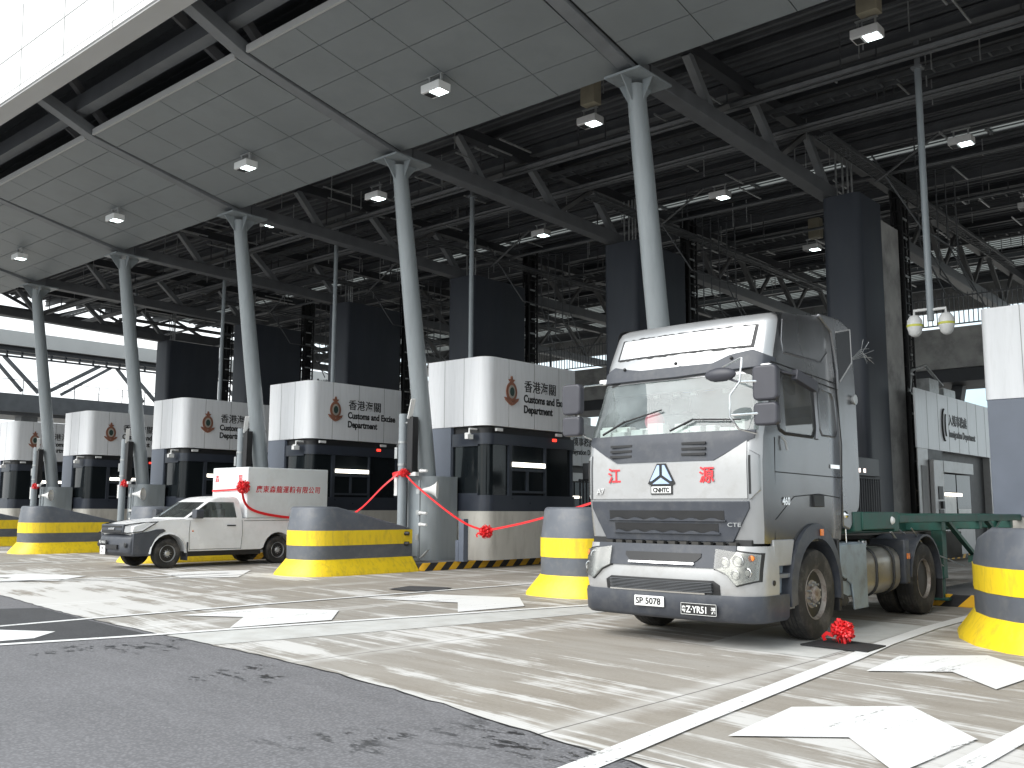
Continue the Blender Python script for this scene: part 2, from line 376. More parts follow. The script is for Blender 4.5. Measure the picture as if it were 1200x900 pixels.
def parts(mb, name, m, parent, smooth=40, bevel=0, limit=100):
    """build every connected piece of the builder as an object of its own"""
    par = list(range(len(mb.v)))
    def find(i):
        while par[i] != i: par[i] = par[par[i]]; i = par[i]
        return i
    for f in mb.f:
        for b_ in f[1:]: par[find(f[0])] = find(b_)
    comp = {}
    for f in mb.f: comp.setdefault(find(f[0]), []).append(f)
    res = []
    for fs_ in comp.values():
        used = sorted({i for f in fs_ for i in f}); mp_ = {u: i for i, u in enumerate(used)}
        q = MB(); q.add([mb.v[u] for u in used], [tuple(mp_[i] for i in f) for f in fs_]); res.append(q.build(name, m, parent, smooth, bevel))
    return res
def tag(o, label=None, cat=None, group=None, kind=None):
    if label: o['label'] = label
    if cat: o['category'] = cat
    if group: o['group'] = group
    if kind: o['kind'] = kind
    return o
def thing(name, label, cat, loc=(0, 0, 0), rz=0, group=None):
    o = bpy.data.objects.new(name, None); o.empty_display_size = .2; col.objects.link(o)
    o.location = loc; o.rotation_euler = (0, 0, rz)
    return tag(o, label, cat, group)
def struct(o): o['kind'] = 'structure'; return o
def dup(root, loc, label=None, rz=None):
    def cp(o, parent):
        c = o.copy(); col.objects.link(c)
        if parent: c.parent = parent
        for ch in kids.get(o.name, []): cp(ch, c)
        return c
    kids = {}
    for x in list(bpy.data.objects):
        if x.parent: kids.setdefault(x.parent.name, []).append(x)
    c = cp(root, None); c.location = loc
    if rz is not None: c.rotation_euler = (0, 0, rz)
    if label: c['label'] = label
    return c
def text(name, body, size, m, parent, loc, face='-y', ext=.006, bold=0, align='LEFT', sx=1, shear=0, rx=0, sp_=1.0):
    c = bpy.data.curves.new(name, 'FONT'); c.body = body; c.size = size; c.extrude = ext; c.offset = bold; c.align_x = align; c.shear = shear; c.space_character = sp_
    c.resolution_u = 3
    o = bpy.data.objects.new(name, c); col.objects.link(o)
    dg = bpy.context.evaluated_depsgraph_get(); me = bpy.data.meshes.new_from_object(o.evaluated_get(dg))
    bpy.data.objects.remove(o); bpy.data.curves.remove(c)
    me.materials.clear(); me.materials.append(M[m]); me.name = name
    o = bpy.data.objects.new(name, me); col.objects.link(o)
    if parent: o.parent = parent
    o.location = loc; o.rotation_euler = (PI/2+rx, 0, {'-y': 0, '+x': PI/2, '-x': -PI/2}[face]); o.scale = (sx, 1, 1)
    return o
def rrect(x0, x1, y0, y1, r, n=5):
    """rounded rectangle; r = radius for corners in order (x1,y0),(x1,y1),(x0,y1),(x0,y0)"""
    if not isinstance(r, (list, tuple)): r = [r]*4
    out_ = []
    for (cx, cy, a0, rr) in ((x1, y0, -90, r[0]), (x1, y1, 0, r[1]), (x0, y1, 90, r[2]), (x0, y0, 180, r[3])):
        ccx = cx-rr if cx == x1 else cx+rr; ccy = cy-rr if cy == y1 else cy+rr
        if rr <= 0: out_.append((cx, cy)); continue
        for i in range(n+1):
            t_ = R(a0+90*i/n); out_.append((ccx+rr*math.cos(t_), ccy+rr*math.sin(t_)))
    return out_

S = 7.718
XK = lambda k: -11.34-S*k

# ================================================================== ground
def sheet(name, poly, z, m):
    mb = MB(); mb.add([(x, y, z) for x, y in poly], [tuple(range(len(poly)))])
    return struct(mb.build(name, m, smooth=0))
sheet('ground', [(-1500, -1500), (1500, -1500), (1500, 1500), (-1500, 1500)], 0, 'concrete')
edge = [(-120, 14), (-40, 9.2), (-24.5, 7.7), (-17.89, 7.09), (-15.09, 6.68), (-13.5, 6.5), (-11.08, 6.32), (-9.03, 6.17), (-7.82, 6.05), (-6.66, 5.86), (-5.71, 5.66), (-4.77, 5.44), (-3.76, 5.22), (-1.5, 4.75), (6, 3.0), (60, -8)]
random.seed(4)
ed2 = []
for i in range(len(edge)-1):
    (xa, ya), (xb, yb) = edge[i], edge[i+1]; n_ = max(1, min(40, int((xb-xa)/.18))) if -30 < xa < 6 else 1
    for j in range(n_):
        t_ = j/n_; ed2.append((xa+(xb-xa)*t_, ya+(yb-ya)*t_+random.uniform(-.02, .02)))
ed2.append(edge[-1])
sheet('asphalt_road', ed2+[(60, -200), (-120, -200)], .004, 'asphalt')
n_ = len(ed2); mb = MB(); mb.add([(x, y, .0075) for x, y in ed2]+[(x-.004, y-random.uniform(.012, .035), .0075) for x, y in ed2], [(i, i+1, n_+i+1, n_+i) for i in range(n_-1)])
struct(mb.build('pavement_seam', 'black', smooth=0))
sheet('fresh_asphalt_patch', [(-16.5, 5.3), (-15.6, 6.68), (-13.5, 6.42), (-11.3, 6.2), (-11.36, 5.9), (-11.81, 4.63), (-12.3, 3.0), (-14.6, 2.6)], .008, 'fresh')
sheet('chalky_slab', [(-11.3, 6.36), (-10.98, 7.51), (-10.52, 9.31), (-9.98, 11.43), (-9.4, 13.5), (-8.7, 13.4), (-9.05, 11.2), (-9.35, 9.6), (-9.7, 7.9), (-10.05, 6.27)], .004, 'pad')
sheet('repaired_slab', [(-5.95, 10.2), (-6.15, 12.1), (-6.0, 14.0), (-4.6, 13.8), (-4.5, 10.05)], .004, 'pad')
def lane_line(pts, w_=.15, z=.012):
    L, Rr = [], []
    for i, p in enumerate(pts):
        a_ = Vector(pts[max(i-1, 0)]); b_ = Vector(pts[min(i+1, len(pts)-1)]); d = (b_-a_).normalized(); n_ = Vector((-d.y, d.x))*w_/2
        L.append(tuple(Vector(p)+n_)); Rr.append(tuple(Vector(p)-n_))
    mb = MB(); n_ = len(pts)
    mb.add([(x, y, z) for x, y in L]+[(x, y, z) for x, y in Rr], [(i, i+1, n_+i+1, n_+i) for i in range(n_-1)])
    return struct(mb.build('lane_line', 'paintline', smooth=0))
lane_line([(-12.6, 1.5), (-11.78, 4.6), (-11.4, 5.93), (-11.05, 7.51), (-10.6, 9.31), (-10.05, 11.43), (-9.5, 13.56), (-9.2, 15.5), (-9.1, 26)])
lane_line([(-13.5, 2.5), (-13.58, 5.29), (-13.62, 7.07), (-13.6, 9.26), (-13.5, 11.82), (-13.4, 13.53), (-13.3, 15.5), (-13.3, 26)], .13)
lane_line([(-3.45, 2), (-3.62, 4), (-3.72, 5.02), (-3.85, 6.23), (-4.0, 7.89), (-4.22, 10.29), (-4.38, 11.66), (-4.5, 13.63), (-4.55, 26)], .2)
lane_line([(-2.1, 3), (-2.0, 5.5), (-1.97, 6.45), (-1.93, 7.64), (-1.8, 12), (-1.5, 26)], .17)
lane_line([(-23.5, 4), (-22.3, 7), (-21.6, 8.6), (-20.9, 10.72), (-20.6, 13.2)], .14)
lane_line([(-22.6, 7.2), (-20.9, 9.5), (-20.0, 11.23), (-19.9, 13.2)], .1)
lane_line([(-30, 5), (-28.9, 9), (-28.3, 13.2)], .14)
A1 = [(-3.44, 6.19), (-3.55, 7.42), (-2.86, 8.1), (-2.12, 7.25), (-2.22, 6.0), (-2.8, 6.71)]
def arrow(poly): return sheet('lane_arrow', poly, .012, 'paintline')
arrow(A1); arrow([(x-.34, y+3.35) for x, y in A1])
arrow([(-13.06, 7.57), (-13.1, 9.03), (-11.95, 9.6), (-11.0, 8.71), (-11.25, 7.25), (-12.2, 8.08)])
arrow([(-12.97, 11.25), (-12.98, 12.52), (-11.35, 13.14), (-10.31, 12.06), (-10.46, 10.68), (-11.5, 11.74)])
arrow([(-13.3, 3.6), (-13.25, 5.1), (-12.5, 5.55), (-12.05, 5.1), (-12.15, 3.4), (-12.7, 4.1)])
arrow([(-23.9, 8.6), (-23.6, 9.9), (-22.03, 10.4), (-21.1, 9.35), (-21.6, 8.2), (-22.6, 9.0)])
arrow([(-19.85, 11.56), (-21.6, 12.0), (-21.7, 13.07), (-21.2, 14.2), (-19.3, 12.6)])
tag(struct(sheet('tar_patch', [(-14.37, 12.74), (-14.61, 13.52), (-14.1, 13.75), (-13.69, 13.82), (-13.5, 13.4), (-13.42, 12.85), (-13.9, 12.7)], .016, 'fresh')))

# islands under the kiosks
for k in range(-1, 7):
    dx = -.62 if k == -1 else 0
    xr = XK(k)+1.16+dx; y0 = 16.9
    mb = MB(); mb.prism(rrect(xr-2.75, xr, y0, 46, [.25, .1, .1, .25]), 'z', 0, .2)
    struct(mb.build('kiosk_island', 'hazard', bevel=.01))
    mb = MB(); mb.prism(rrect(xr-2.72, xr-.03, y0+.03, 45.9, [.22, .1, .1, .22]), 'z', .2, .206)
    struct(mb.build('island_paving', 'conc_dk', smooth=0))

# ================================================================== canopy
canopy = thing('border_canopy', 'huge dark steel canopy with grey panelled soffit and white edge over the vehicle lanes', 'canopy')
mb = MB()
y_cuts = [(16.95, 30.25), (30.85, 43.6), (45.3, 47.3), (49.0, 51.4)]
for a_, b_ in y_cuts: mb.box(-54.3, 34, a_, b_, 13.0, 13.15)
mb.build('roof_deck', 'deck', canopy, smooth=0)
mb = MB(); mb.box(-54.3, 34, 9.75, 16.95, 14.85, 15.0)
y = 10.4
while y < 16.8: mb.box(-54.2, 33.9, y, y+.12, 14.79, 14.849); y += .4
mb.build('upper_deck_lining', 'steel_mid', canopy, smooth=0)
MB().box(-54.3, 34, 16.95, 17.1, 13.15, 14.85).build('roof_upstand', 'steel_dark', canopy, smooth=0)
# corrugation of the deck underside: one mesh pattern
mb = MB()
for a_, b_ in y_cuts:
    y = a_+.25
    while y < b_:
        mb.box(-54.2, 33.9, y, y+.09, 12.93, 12.998); y += .33
mb.build('deck_ribs', 'steel', canopy, smooth=0)
# skylight louvres
for (a_, b_) in ((30.25, 30.85), (43.6, 45.3), (47.3, 49.0)):
    MB().box(-54, 33.5, a_+.02, b_-.02, 13.04, 13.05).build('skylight_sheet', 'skylight', canopy, smooth=0)
    mb = MB(); n_ = int((b_-a_)/.4)
    for i in range(1, n_+1): mb.box(-54, 33.5, a_+(b_-a_)*i/(n_+1)-.03, a_+(b_-a_)*i/(n_+1)+.03, 13.0, 13.03)
    x = -54
    while x < 33: mb.box(x, x+.09, a_, b_, 12.95, 13.12); x += S/2
    mb.build('skylight_louvre', 'steel', canopy, smooth=0)
# white edge fascia
mb = MB(); mb.prism([(9.70, 12.56), (9.74, 12.56), (9.84, 15.0), (9.64, 15.0)], 'x', -54.3, 34)
fa = mb.build('edge_fascia', 'fascia', canopy, smooth=0)
mb = MB()
for z in (13.72, 12.72): mb.box(-54.3, 34, 9.692-.03*(z-12.56), 9.70, z-.005, z+.005)
x = -54.3
while x < 34:
    mb.beam((x, 9.694, 12.56), (x, 9.632, 14.99), .009, .02, up=(0, 1, 0)); x += S/3
mb.build('panel_joint', 'fascia_under', fa, smooth=0)
mb = MB(); mb.prism([(9.74, 12.5), (10.22, 12.44), (10.22, 12.6), (9.74, 12.62)], 'x', -54.3, 34)
mb.build('fascia_underside', 'fascia_under', canopy, smooth=0)
MB().box(-54.3, 34, 10.22, 10.27, 12.5, 14.8).build('fascia_backing', 'steel_dark', canopy, smooth=0)
# sloping soffit, one part per bay, each made of separate panels
def soffit_z(y): return 11.13 + max(0, (16.9-y))*.205 + (.02 if y < 12.3 else 0)
yj = [12.0, 12.68, 13.76, 14.84, 15.9, 16.85]
for k in range(-6, 6):
    xl = XK(k)+.24; xr = XK(k-1)-.24; mb = MB(); n_ = 4; wd = (xr-xl)/n_
    for i in range(n_):
        for j in range(len(yj)-1):
            xa, xb = xl+wd*i+.011, xl+wd*(i+1)-.011; ya, yb = yj[j]+.011, yj[j+1]-.011
            za, zb = soffit_z(ya), soffit_z(yb)
            mb.add([(xa, ya, za), (xb, ya, za), (xb, yb, zb), (xa, yb, zb), (xa, ya, za+.03), (xb, ya, za+.03), (xb, yb, zb+.03), (xa, yb, zb+.03)],
                   [(0, 3, 2, 1), (4, 5, 6, 7), (0, 1, 5, 4), (1, 2, 6, 5), (2, 3, 7, 6), (3, 0, 4, 7)])
    sp = mb.build('soffit_panels', 'soffit', canopy, smooth=0)
    mb = MB(); ya, yb = 12.0, 16.86
    mb.prism([(ya, soffit_z(ya)+.034), (yb, soffit_z(yb)+.034), (yb, soffit_z(yb)+.15), (ya, soffit_z(ya)+.15)], 'x', xl-.2, xr+.2)
    mb.build('soffit_backing', 'gap', sp, smooth=0)
    mb = MB(); mb.prism([(11.93, soffit_z(12)-.01), (11.995, soffit_z(12)-.01), (11.995, soffit_z(12)+.16), (11.93, soffit_z(12)+.16)], 'x', xl, xr)
    mb.build('soffit_edge', 'fascia_under', sp, smooth=0)
MB().box(-54.3, 34, 16.87, 16.94, 11.3, 12.98).build('soffit_rear_closure', 'steel_dark', canopy, smooth=0)
MB().box(-54.3, 34, 11.5, 11.85, 12.75, 13.2).build('edge_tube', 'steel_mid', canopy, smooth=0)
MB().box(-54.3, 34, 12.9, 13.2, 13.9, 14.3).build('edge_tube', 'steel_mid', canopy, smooth=0)
far_braces = MB()
for k in range(-4, 6):
    X = XK(k)
    mb = MB(); mb.prism([(10.25, 12.86), (12.0, 12.12), (16.85, 11.04), (17.6, 11.0), (17.6, 11.3), (12.0, 12.45), (10.25, 13.2)], 'x', X-.17, X+.17)
    mb.build('soffit_beam', 'steel_mid', canopy, bevel=.01)
    mb = MB(); mb.beam((X, 17.3, 11.2), (X, 27.4, 10.95), .42, .38); mb.beam((X, 31.2, 10.7), (X, 51, 10.4), .42, .38)
    parts(mb, 'truss_chord', 'steel', canopy, 0, .02)
    mb = MB(); mb.beam((X, 16.95, 12.55), (X, 51.2, 12.45), .3, .3); mb.build('truss_chord', 'steel_dark', canopy, smooth=0)
    pts = [(17.4, 11.3), (19.2, 12.4), (20.3, 11.25), (22.4, 12.4), (23.9, 11.15), (25.8, 12.4), (27.2, 11.0)]
    mb = MB()
    for i in range(1, len(pts)-1, 2): mb.beam((X, *pts[i]), (X, *pts[i+1]), .2, .2)
    parts(mb, 'truss_brace', 'steel_mid', canopy, 0)
    mb = MB()
    for (a_, b_) in zip([32.5, 36, 39.5, 44], [34.2, 37.8, 41.5, 46]):
        mb.beam((X, a_, 12.4), (X, b_, 10.7), .17, .17); mb.beam((X, b_, 10.7), (X, b_+1.7, 12.4), .12, .12)
    far_braces.add(mb.v, mb.f)
    mb = MB()
    for i in range(2, len(pts)-2, 2): mb.beam((X, *pts[i]), (X, *pts[i+1]), .14, .14)
    for yy in (9.9,): mb.beam((X, 10.3, 14.7), (X, 12.6, 12.5), .2, .2); mb.beam((X+.1, 12.9, 12.6), (X+3, 16.5, 14.6), .16, .16)
    mb.beam((X-2.6, 10.5, 14.6), (X-1.4, 12.3, 12.6), .22, .22)
    far_braces.add(mb.v, mb.f)
tag(far_braces.build('truss_web', 'conc_dk', canopy, smooth=0), kind='stuff')
for y in (19.2, 22.4, 25.8, 28.7, 33.6, 37.8, 41.9, 45.5, 49.8):
    mb = MB(); mb.box(-54.2, 33.8, y-.09, y+.09, 12.88, 12.925); mb.box(-54.2, 33.8, y-.02, y+.02, 12.65, 12.88); mb.box(-54.2, 33.8, y-.09, y+.09, 12.61, 12.65)
    mb.build('cross_beam', 'steel', canopy, smooth=0)
for y in (18.0, 20.7, 24.1, 27.5, 31.6, 35.7, 40):
    mb = MB(); mb.box(-54.2, 33.8, y-.05, y+.05, 12.75, 12.92); mb.build('purlin', 'steel_dark', canopy, smooth=0)
random.seed(11)
for i, (y, z, r_) in enumerate([(17.9, 11.9, .05), (21.2, 11.75, .09), (21.5, 11.75, .05), (24.0, 11.9, .06), (24.25, 11.9, .05), (24.5, 11.95, .05), (28.4, 11.6, .06), (32.8, 11.7, .05), (35, 11.9, .04), (38.8, 11.8, .05), (41.2, 11.8, .04)]):
    mb = MB(); mb.tube([(-54, y, z), (33, y, z)], r_, 6)
    x = -52+random.random()*2
    while x < 32: mb.box(x, x+.03, y-.02, y+.02, z, 12.7); x += 3.86
    mb.build('service_pipe', 'pipe', canopy)
# perforated cable trays in the lane direction and across
for k in range(-3, 6):
    X = XK(k)+1.25; mb = MB()
    for s_ in (-.2, .2): mb.box(X+s_-.015, X+s_+.015, 24, 42, 11.45, 11.55)
    y = 24
    while y < 42: mb.box(X-.2, X+.2, y, y+.03, 11.45, 11.47); y += .3
    for s_ in range(6): mb.tube([(X-.15+.06*s_, 24, 11.5), (X-.15+.06*s_, 33+random.random()*6, 11.5)], .018, 5)
    mb.build('cable_tray', 'pipe', canopy, smooth=0)
mb = MB()
for y in (23.2, 34.4, 39.4):
    for s_ in (-.15, .15): mb.box(-54, 33, y+s_-.012, y+s_+.012, 12.05, 12.17)
    x = -54
    while x < 33: mb.box(x, x+.05, y-.15, y+.15, 12.05, 12.07); x += .42
mb.build('cable_tray', 'pipe', canopy, smooth=0)
# short hangers, sprinkler drops and small brackets between the beams
mb = MB(); random.seed(5)
for i in range(520):
    x = random.uniform(-50, 12); y = random.uniform(18, 44); z = random.uniform(11.7, 12.2)
    if random.random() < .5: mb.box(x, x+.025, y, y+.025, z, 12.7)
    else:
        l_ = random.uniform(.5, 1.6); mb.box(x, x+.04, y, y+l_, z, z+.04)
tag(mb.build('hanger_rods', 'galv', canopy, smooth=0), kind='stuff')
# end truss of the roof on the far left
mb = MB(); mb.beam((-54.1, 14, 12.0), (-54.1, 51, 12.0), .4, .55); mb.build('end_chord', 'steel', canopy, smooth=0)
mb = MB()
for y in range(18, 48, 5): mb.beam((-54.1, y, 12.2), (-54.1, y+2, 13.0), .14, .14); mb.beam((-54.1, y+2, 13.0), (-54.1, y+4, 12.2), .14, .14)
parts(mb, 'end_brace', 'steel', canopy, 0)

# ---- leaning columns
colm = thing('support_column', 'x', 'column', (XK(1), 0, 0), 0, 'leaning grey columns along the canopy edge')
prof = [(0, .2), (.12, .235), (.35, .25), (.6, .245), (.85, .225), (1, .205)]
rs = []
for t_, r_ in prof:
    c_ = Vector((0, 18.55-1.55*t_, .2+10.62*t_)); rs.append([(c_.x+r_*math.cos(2*PI*j/24), c_.y+r_*math.sin(2*PI*j/24), c_.z) for j in range(24)])
MB().rings(rs).build('shaft', 'column', colm, 60)
mb = MB(); mb.prism([(-.46, 16.45), (.46, 16.45), (.46, 17.75), (-.46, 17.75)], 'z', 10.93, 10.98)
mb.add([], [])
for (dx, dy) in ((1, 0), (-1, 0), (0, 1), (0, -1)):
    if dx: mb.prism([(dx*.19, 10.45), (dx*.44, 10.93), (dx*.19, 10.93)], 'y', 17.0-.012, 17.0+.012)
    else: mb.prism([(17.02+dy*.19, 10.45), (17.02+dy*.6, 10.93), (17.02+dy*.19, 10.93)], 'x', -.012, .012)
mb.build('capital', 'column', colm, smooth=0)
COL = {1: 'leaning grey column beside the nearest crested booth, red ribbon tied round its pole', 0: 'leaning grey column rising behind the cab of the silver truck',
       2: 'leaning grey column rising behind the white box of the pickup', 3: 'leaning grey column just left of the pickup, its foot behind the horn speaker',
       4: 'farthest-left leaning grey column, nearest the bright sky gap', 5: 'leaning grey column at the far left end of the canopy', -1: 'leaning grey column at the right end beside the large slate booth'}
colm['label'] = COL[1]
for k in (0, 2, 3, 4): dup(colm, (XK(k), 0, 0), COL[k])

# ---- floodlights under the canopy
fl = thing('floodlight', 'x', 'floodlight', (0, 0, 0), 0, 'white floodlights hung under the canopy')
MB().box(-.3, .3, -.2, .2, -.3, -.1).build('housing', 'white_metal', fl, bevel=.02)
MB().box(-.04, .27, -.15, .15, -.312, -.304).build('lens', 'flood', fl, smooth=0)
MB().box(-.26, -.1, -.13, .13, -.312, -.304).build('driver_cover', 'black', fl, smooth=0)
mb = MB(); mb.box(-.2, -.17, -.03, .03, -.1, .12); mb.box(.17, .2, -.03, .03, -.1, .12); mb.box(-.24, .24, -.04, .04, .12, .14); mb.build('bracket', 'galv', fl, smooth=0)
first = True
FL = []
pos = ['nearest the truck', 'second from the right', 'third from the right', 'second from the left', 'leftmost']
for j in range(4):
    FL.append(((-15.42-S*j, 14.82, 11.42), 'floodlight on the grey soffit panels, '+['nearest the camera', 'second from the camera', 'third from the camera', 'farthest left, by the picture edge'][j]))
FL += [((-14.3, 19.3, 11.75), 'floodlight just inside the soffit edge, left of the tall column behind the truck'), ((-7.1, 19.4, 11.75), 'floodlight at top right under a beige duct, nearest the soffit edge'),
       ((-27.9, 18.9, 11.6), 'floodlight just behind the column over the pickup'), ((-7.35, 26.6, 11.6), 'floodlight right of the thin hanging camera pole'), ((-14.5, 26.4, 11.6), 'floodlight deep inside the roof left of the dark blue pier by the truck'),
       ((-21.5, 26.0, 11.6), 'floodlight deep inside the roof above the nearest crested booth'), ((-14.9, 34.1, 11.6), 'floodlight farthest inside, beside the near dark blue pier'), ((-7.4, 33.8, 11.6), 'floodlight at the right picture edge beyond the hanging camera pole'),
       ((-21.9, 18.6, 11.2), 'floodlight partly hidden by the head of the column by the nearest crested booth')]
for i, (p, l_) in enumerate(FL):
    if i == 0: fl.location = p; fl['label'] = l_
    else:
        dup(fl, p, l_)
# ducts near floodlights (beige junction boxes)
bx = MB(); bx.box(-.22, .22, -.16, .16, 0, .75)
bxo = bx.build('junction_box', mat('beige_box', (.3, .27, .2), .6), None, bevel=.01, loc=(-7.0, 19.3, 11.92)); tag(bxo, 'beige box above the floodlight at top right', 'box', 'beige boxes hung from the roof')
for p, l_ in (((-14.2, 19.2, 11.92), 'beige box above the floodlight left of the tall column'), ((-14.7, 34.0, 11.7), 'beige box beside the near dark blue pier'), ((-29.5, 18.7, 11.8), 'beige box behind the column over the pickup')):
    o = bxo.copy(); col.objects.link(o); o.location = p; o['label'] = l_

# ---- blue piers, raw concrete slab and cable mast behind each
pier = thing('portal_pier', 'x', 'pier', (XK(1), 0, 0), 0, 'tall dark blue piers under the roof trusses')
mb = MB(); mb.prism(rrect(-.35, 1.04, 26.9, 30.1, [.22, .05, .05, .22]), 'z', .2, 10.75); psh = mb.build('pier_shaft', 'tower', pier)
mb = MB()
for x_ in (.15, .35, .5, .62): mb.tube([(x_, 27.5, 10.7), (x_, 27.5, 12.4)], .03, 6)
parts(mb, 'conduit', 'galv', pier)
PL = {0: 'tall dark blue pier right behind the silver truck cab', 1: 'dark blue pier left of the truck roof, behind the column', 2: 'dark blue pier above the nearest crested booth', 3: 'dark blue pier above the second crested booth from the right', 4: 'dark blue pier above the third crested booth', 5: 'leftmost dark blue pier beside the bright opening'}
pier['label'] = PL[1]
for k in (2, 3, 4, 5): dup(pier, (XK(k), 0, 0), PL[k])
psh.parent = None
p0 = dup(pier, (XK(0), 0, 0), PL[0]); psh.parent = pier
MB().prism(rrect(-.1, 1.04, 26.9, 28.6, [.22, .03, .05, .22]), 'z', .2, 10.75).build('pier_shaft', 'tower', p0)
MB().box(-.05, 1.0, 28.61, 30.1, .2, 10.3).build('concrete_slab', 'slabc', p0, smooth=0)
mast = thing('cable_mast', 'x', 'mast', (XK(1), 0, 0), 0, 'black lattice cable masts beside the piers')
mb = MB()
for (x_, y_) in ((1.02, 30.3), (1.02, 30.84), (.72, 30.3), (.72, 30.84)): mb.box(x_, x_+.06, y_, y_+.06, .2, 12.4)
z = .6
while z < 12.2: mb.box(.72, 1.08, 30.3, 30.33, z, z+.05); mb.box(.72, 1.08, 30.87, 30.9, z, z+.05); mb.box(1.03, 1.07, 30.3, 30.9, z+.2, z+.24); z += .45
mb.build('lattice', 'black', mast, smooth=0)
mb = MB(); random.seed(2)
for i in range(26): mb.tube([(.74+.3*random.random(), 30.35+.5*random.random(), .2), (.74+.3*random.random(), 30.35+.5*random.random(), 12.3)], .035, 5)
mb.build('cables', 'black', mast)
mb = MB()
for i in range(12):
    z = 4.5+i*.62; mb.box(1.07, 1.1, 30.35+.2*random.random(), 30.6+.2*random.random(), z, z+.06)
parts(mb, 'clamp', 'galv', mast, 0)
MS = {0: 'black cable mast between the near dark blue pier and the right booth sign', 1: 'black cable mast right of the pier that stands left of the truck roof', 2: 'black cable mast above the nearest crested booth', 3: 'black cable mast above the second crested booth', 4: 'black cable mast above the third crested booth', 5: 'black cable mast at the leftmost pier'}
mast['label'] = MS[1]
for k in (0, 2, 3, 4, 5): dup(mast, (XK(k), 0, 0), MS[k])
# equipment pipework (frames) hanging between pier and roof
for k, l_ in ((0, 'right of the near pier'), (1, 'left of the truck roof'), (2, 'over the nearest crested booth'), (3, 'over the second crested booth'), (4, 'over the third crested booth')):
    X = XK(k); mb = MB(); random.seed(20+k)
    for i in range(5): x_ = X+1.5+i*.22; mb.tube([(x_, 30.6+.2*i, 12.3), (x_, 30.6+.2*i, random.uniform(8.5, 10)), (x_+.6, 30.9+.2*i, random.uniform(7.8, 8.4))], .025, 5)
    mb.tube([(X+1.2, 27.6, 12.0), (X+2.2, 28.6, 9.8), (X+2.2, 32, 9.8)], .03, 5); mb.tube([(X+1.2, 27.8, 11.2), (X+3.2, 27.8, 12.3)], .04, 5)
    tag(mb.build('service_conduits', 'pipe', None), 'bundle of thin service conduits dropping from the roof '+l_, 'conduits', 'conduit bundles by the piers')

# ---- thin hanging poles
hp = thing('hanging_pole', 'x', 'pole', (0, 0, 0), 0, 'thin poles hanging from the roof trusses')
MB().tube([(0, 0, 0), (0, 0, 5.9)], .075, 10).build('tube', 'pole', hp, 60)
mb = MB(); mb.box(-.12, .12, -.12, .12, 5.9, 5.95); mb.box(-.05, .05, -.05, .05, 5.95, 6.6); mb.build('fixing', 'steel_mid', hp, smooth=0)
HP = [((-6.93, 22, 5.75), 'thin hanging pole at right carrying the two white dome cameras'), ((-21.1, 22, 5.75), 'thin hanging pole in front of the pier above the nearest crested booth'), ((-28.1, 22, 5.75), 'thin hanging pole in front of the pier above the second crested booth'),
      ((-35.6, 22, 5.75), 'thin hanging pole beside the pier above the third crested booth'), ((-43.2, 22, 5.75), 'thin hanging pole beside the leftmost pier')]
hp.location = HP[0][0]; hp['label'] = HP[0][1]
for p, l_ in HP[1:]: dup(hp, p, l_)
dc = thing('dome_camera', 'white dome security camera on the left arm of the hanging pole', 'camera', (-7.28, 22, 5.62), 0, 'dome cameras on the hanging pole')
mb = MB(); mb.lathe([(.03, .3), (.1, .28), (.16, .18), (.17, .02), (.15, -.04)], n=16); mb.build('housing', 'white_metal', dc)
MB().lathe([(.171, .03), (.176, .03), (.176, .08), (.171, .08)], n=16).build('yellow_band', 'yellowstripe', dc)
mb = MB(); mb.lathe([(.15, -.04), (.13, -.12), (.08, -.18), (.02, -.2)], n=16); mb.build('dome', 'white_metal', dc)
mb = MB(); mb.tube([(0, 0, .28), (0, 0, .4), (.34, 0, .4)], .035, 8); mb.build('arm', 'white_metal', dc)
d2 = dup(dc, (-6.6, 22, 5.6), 'white dome security camera on the right arm of the hanging pole', rz=PI)

# ---- footbridge inside, beyond the kiosks
fb = thing('gallery_footbridge', 'grey elevated footbridge with barred railing crossing behind the booths', 'footbridge')
MB().box(-54, 26, 38, 38.15, 6.9, 8.45).build('side_girder', 'slabc', fb, smooth=0)
MB().box(-54, 26, 38.15, 41, 6.4, 6.9).build('deck', 'steel_dark', fb, smooth=0)
x = -54; i = 0
while x < 25:
    mb = MB(); x1 = min(x+S/2, 26)
    mb.box(x, x+.09, 38.0, 38.09, 8.45, 9.85)
    mb.box(x+.09, x1, 38.02, 38.06, 9.6, 9.66); mb.box(x+.09, x1, 38.02, 38.06, 8.55, 8.6)
    u = x+.25
    while u < x1-.05: mb.box(u, u+.03, 38.025, 38.055, 8.6, 9.75); u += .17
    mb.build('railing', 'steel', fb, smooth=0); x = x1; i += 1
for X_ in (-11.5, -27, -42.5, 4):
    mb = MB(); mb.beam((X_, 39.5, 6.4), (X_-1.3, 39.5, .0), .5, .4); mb.build('strut', 'steel_dark', fb, smooth=0)
# inner light-coloured wall band beyond the footbridge
bw = MB().box(-54, 33, 51.45, 51.7, 11.75, 13.15).build('rear_fascia', 'slabc', canopy, smooth=0)

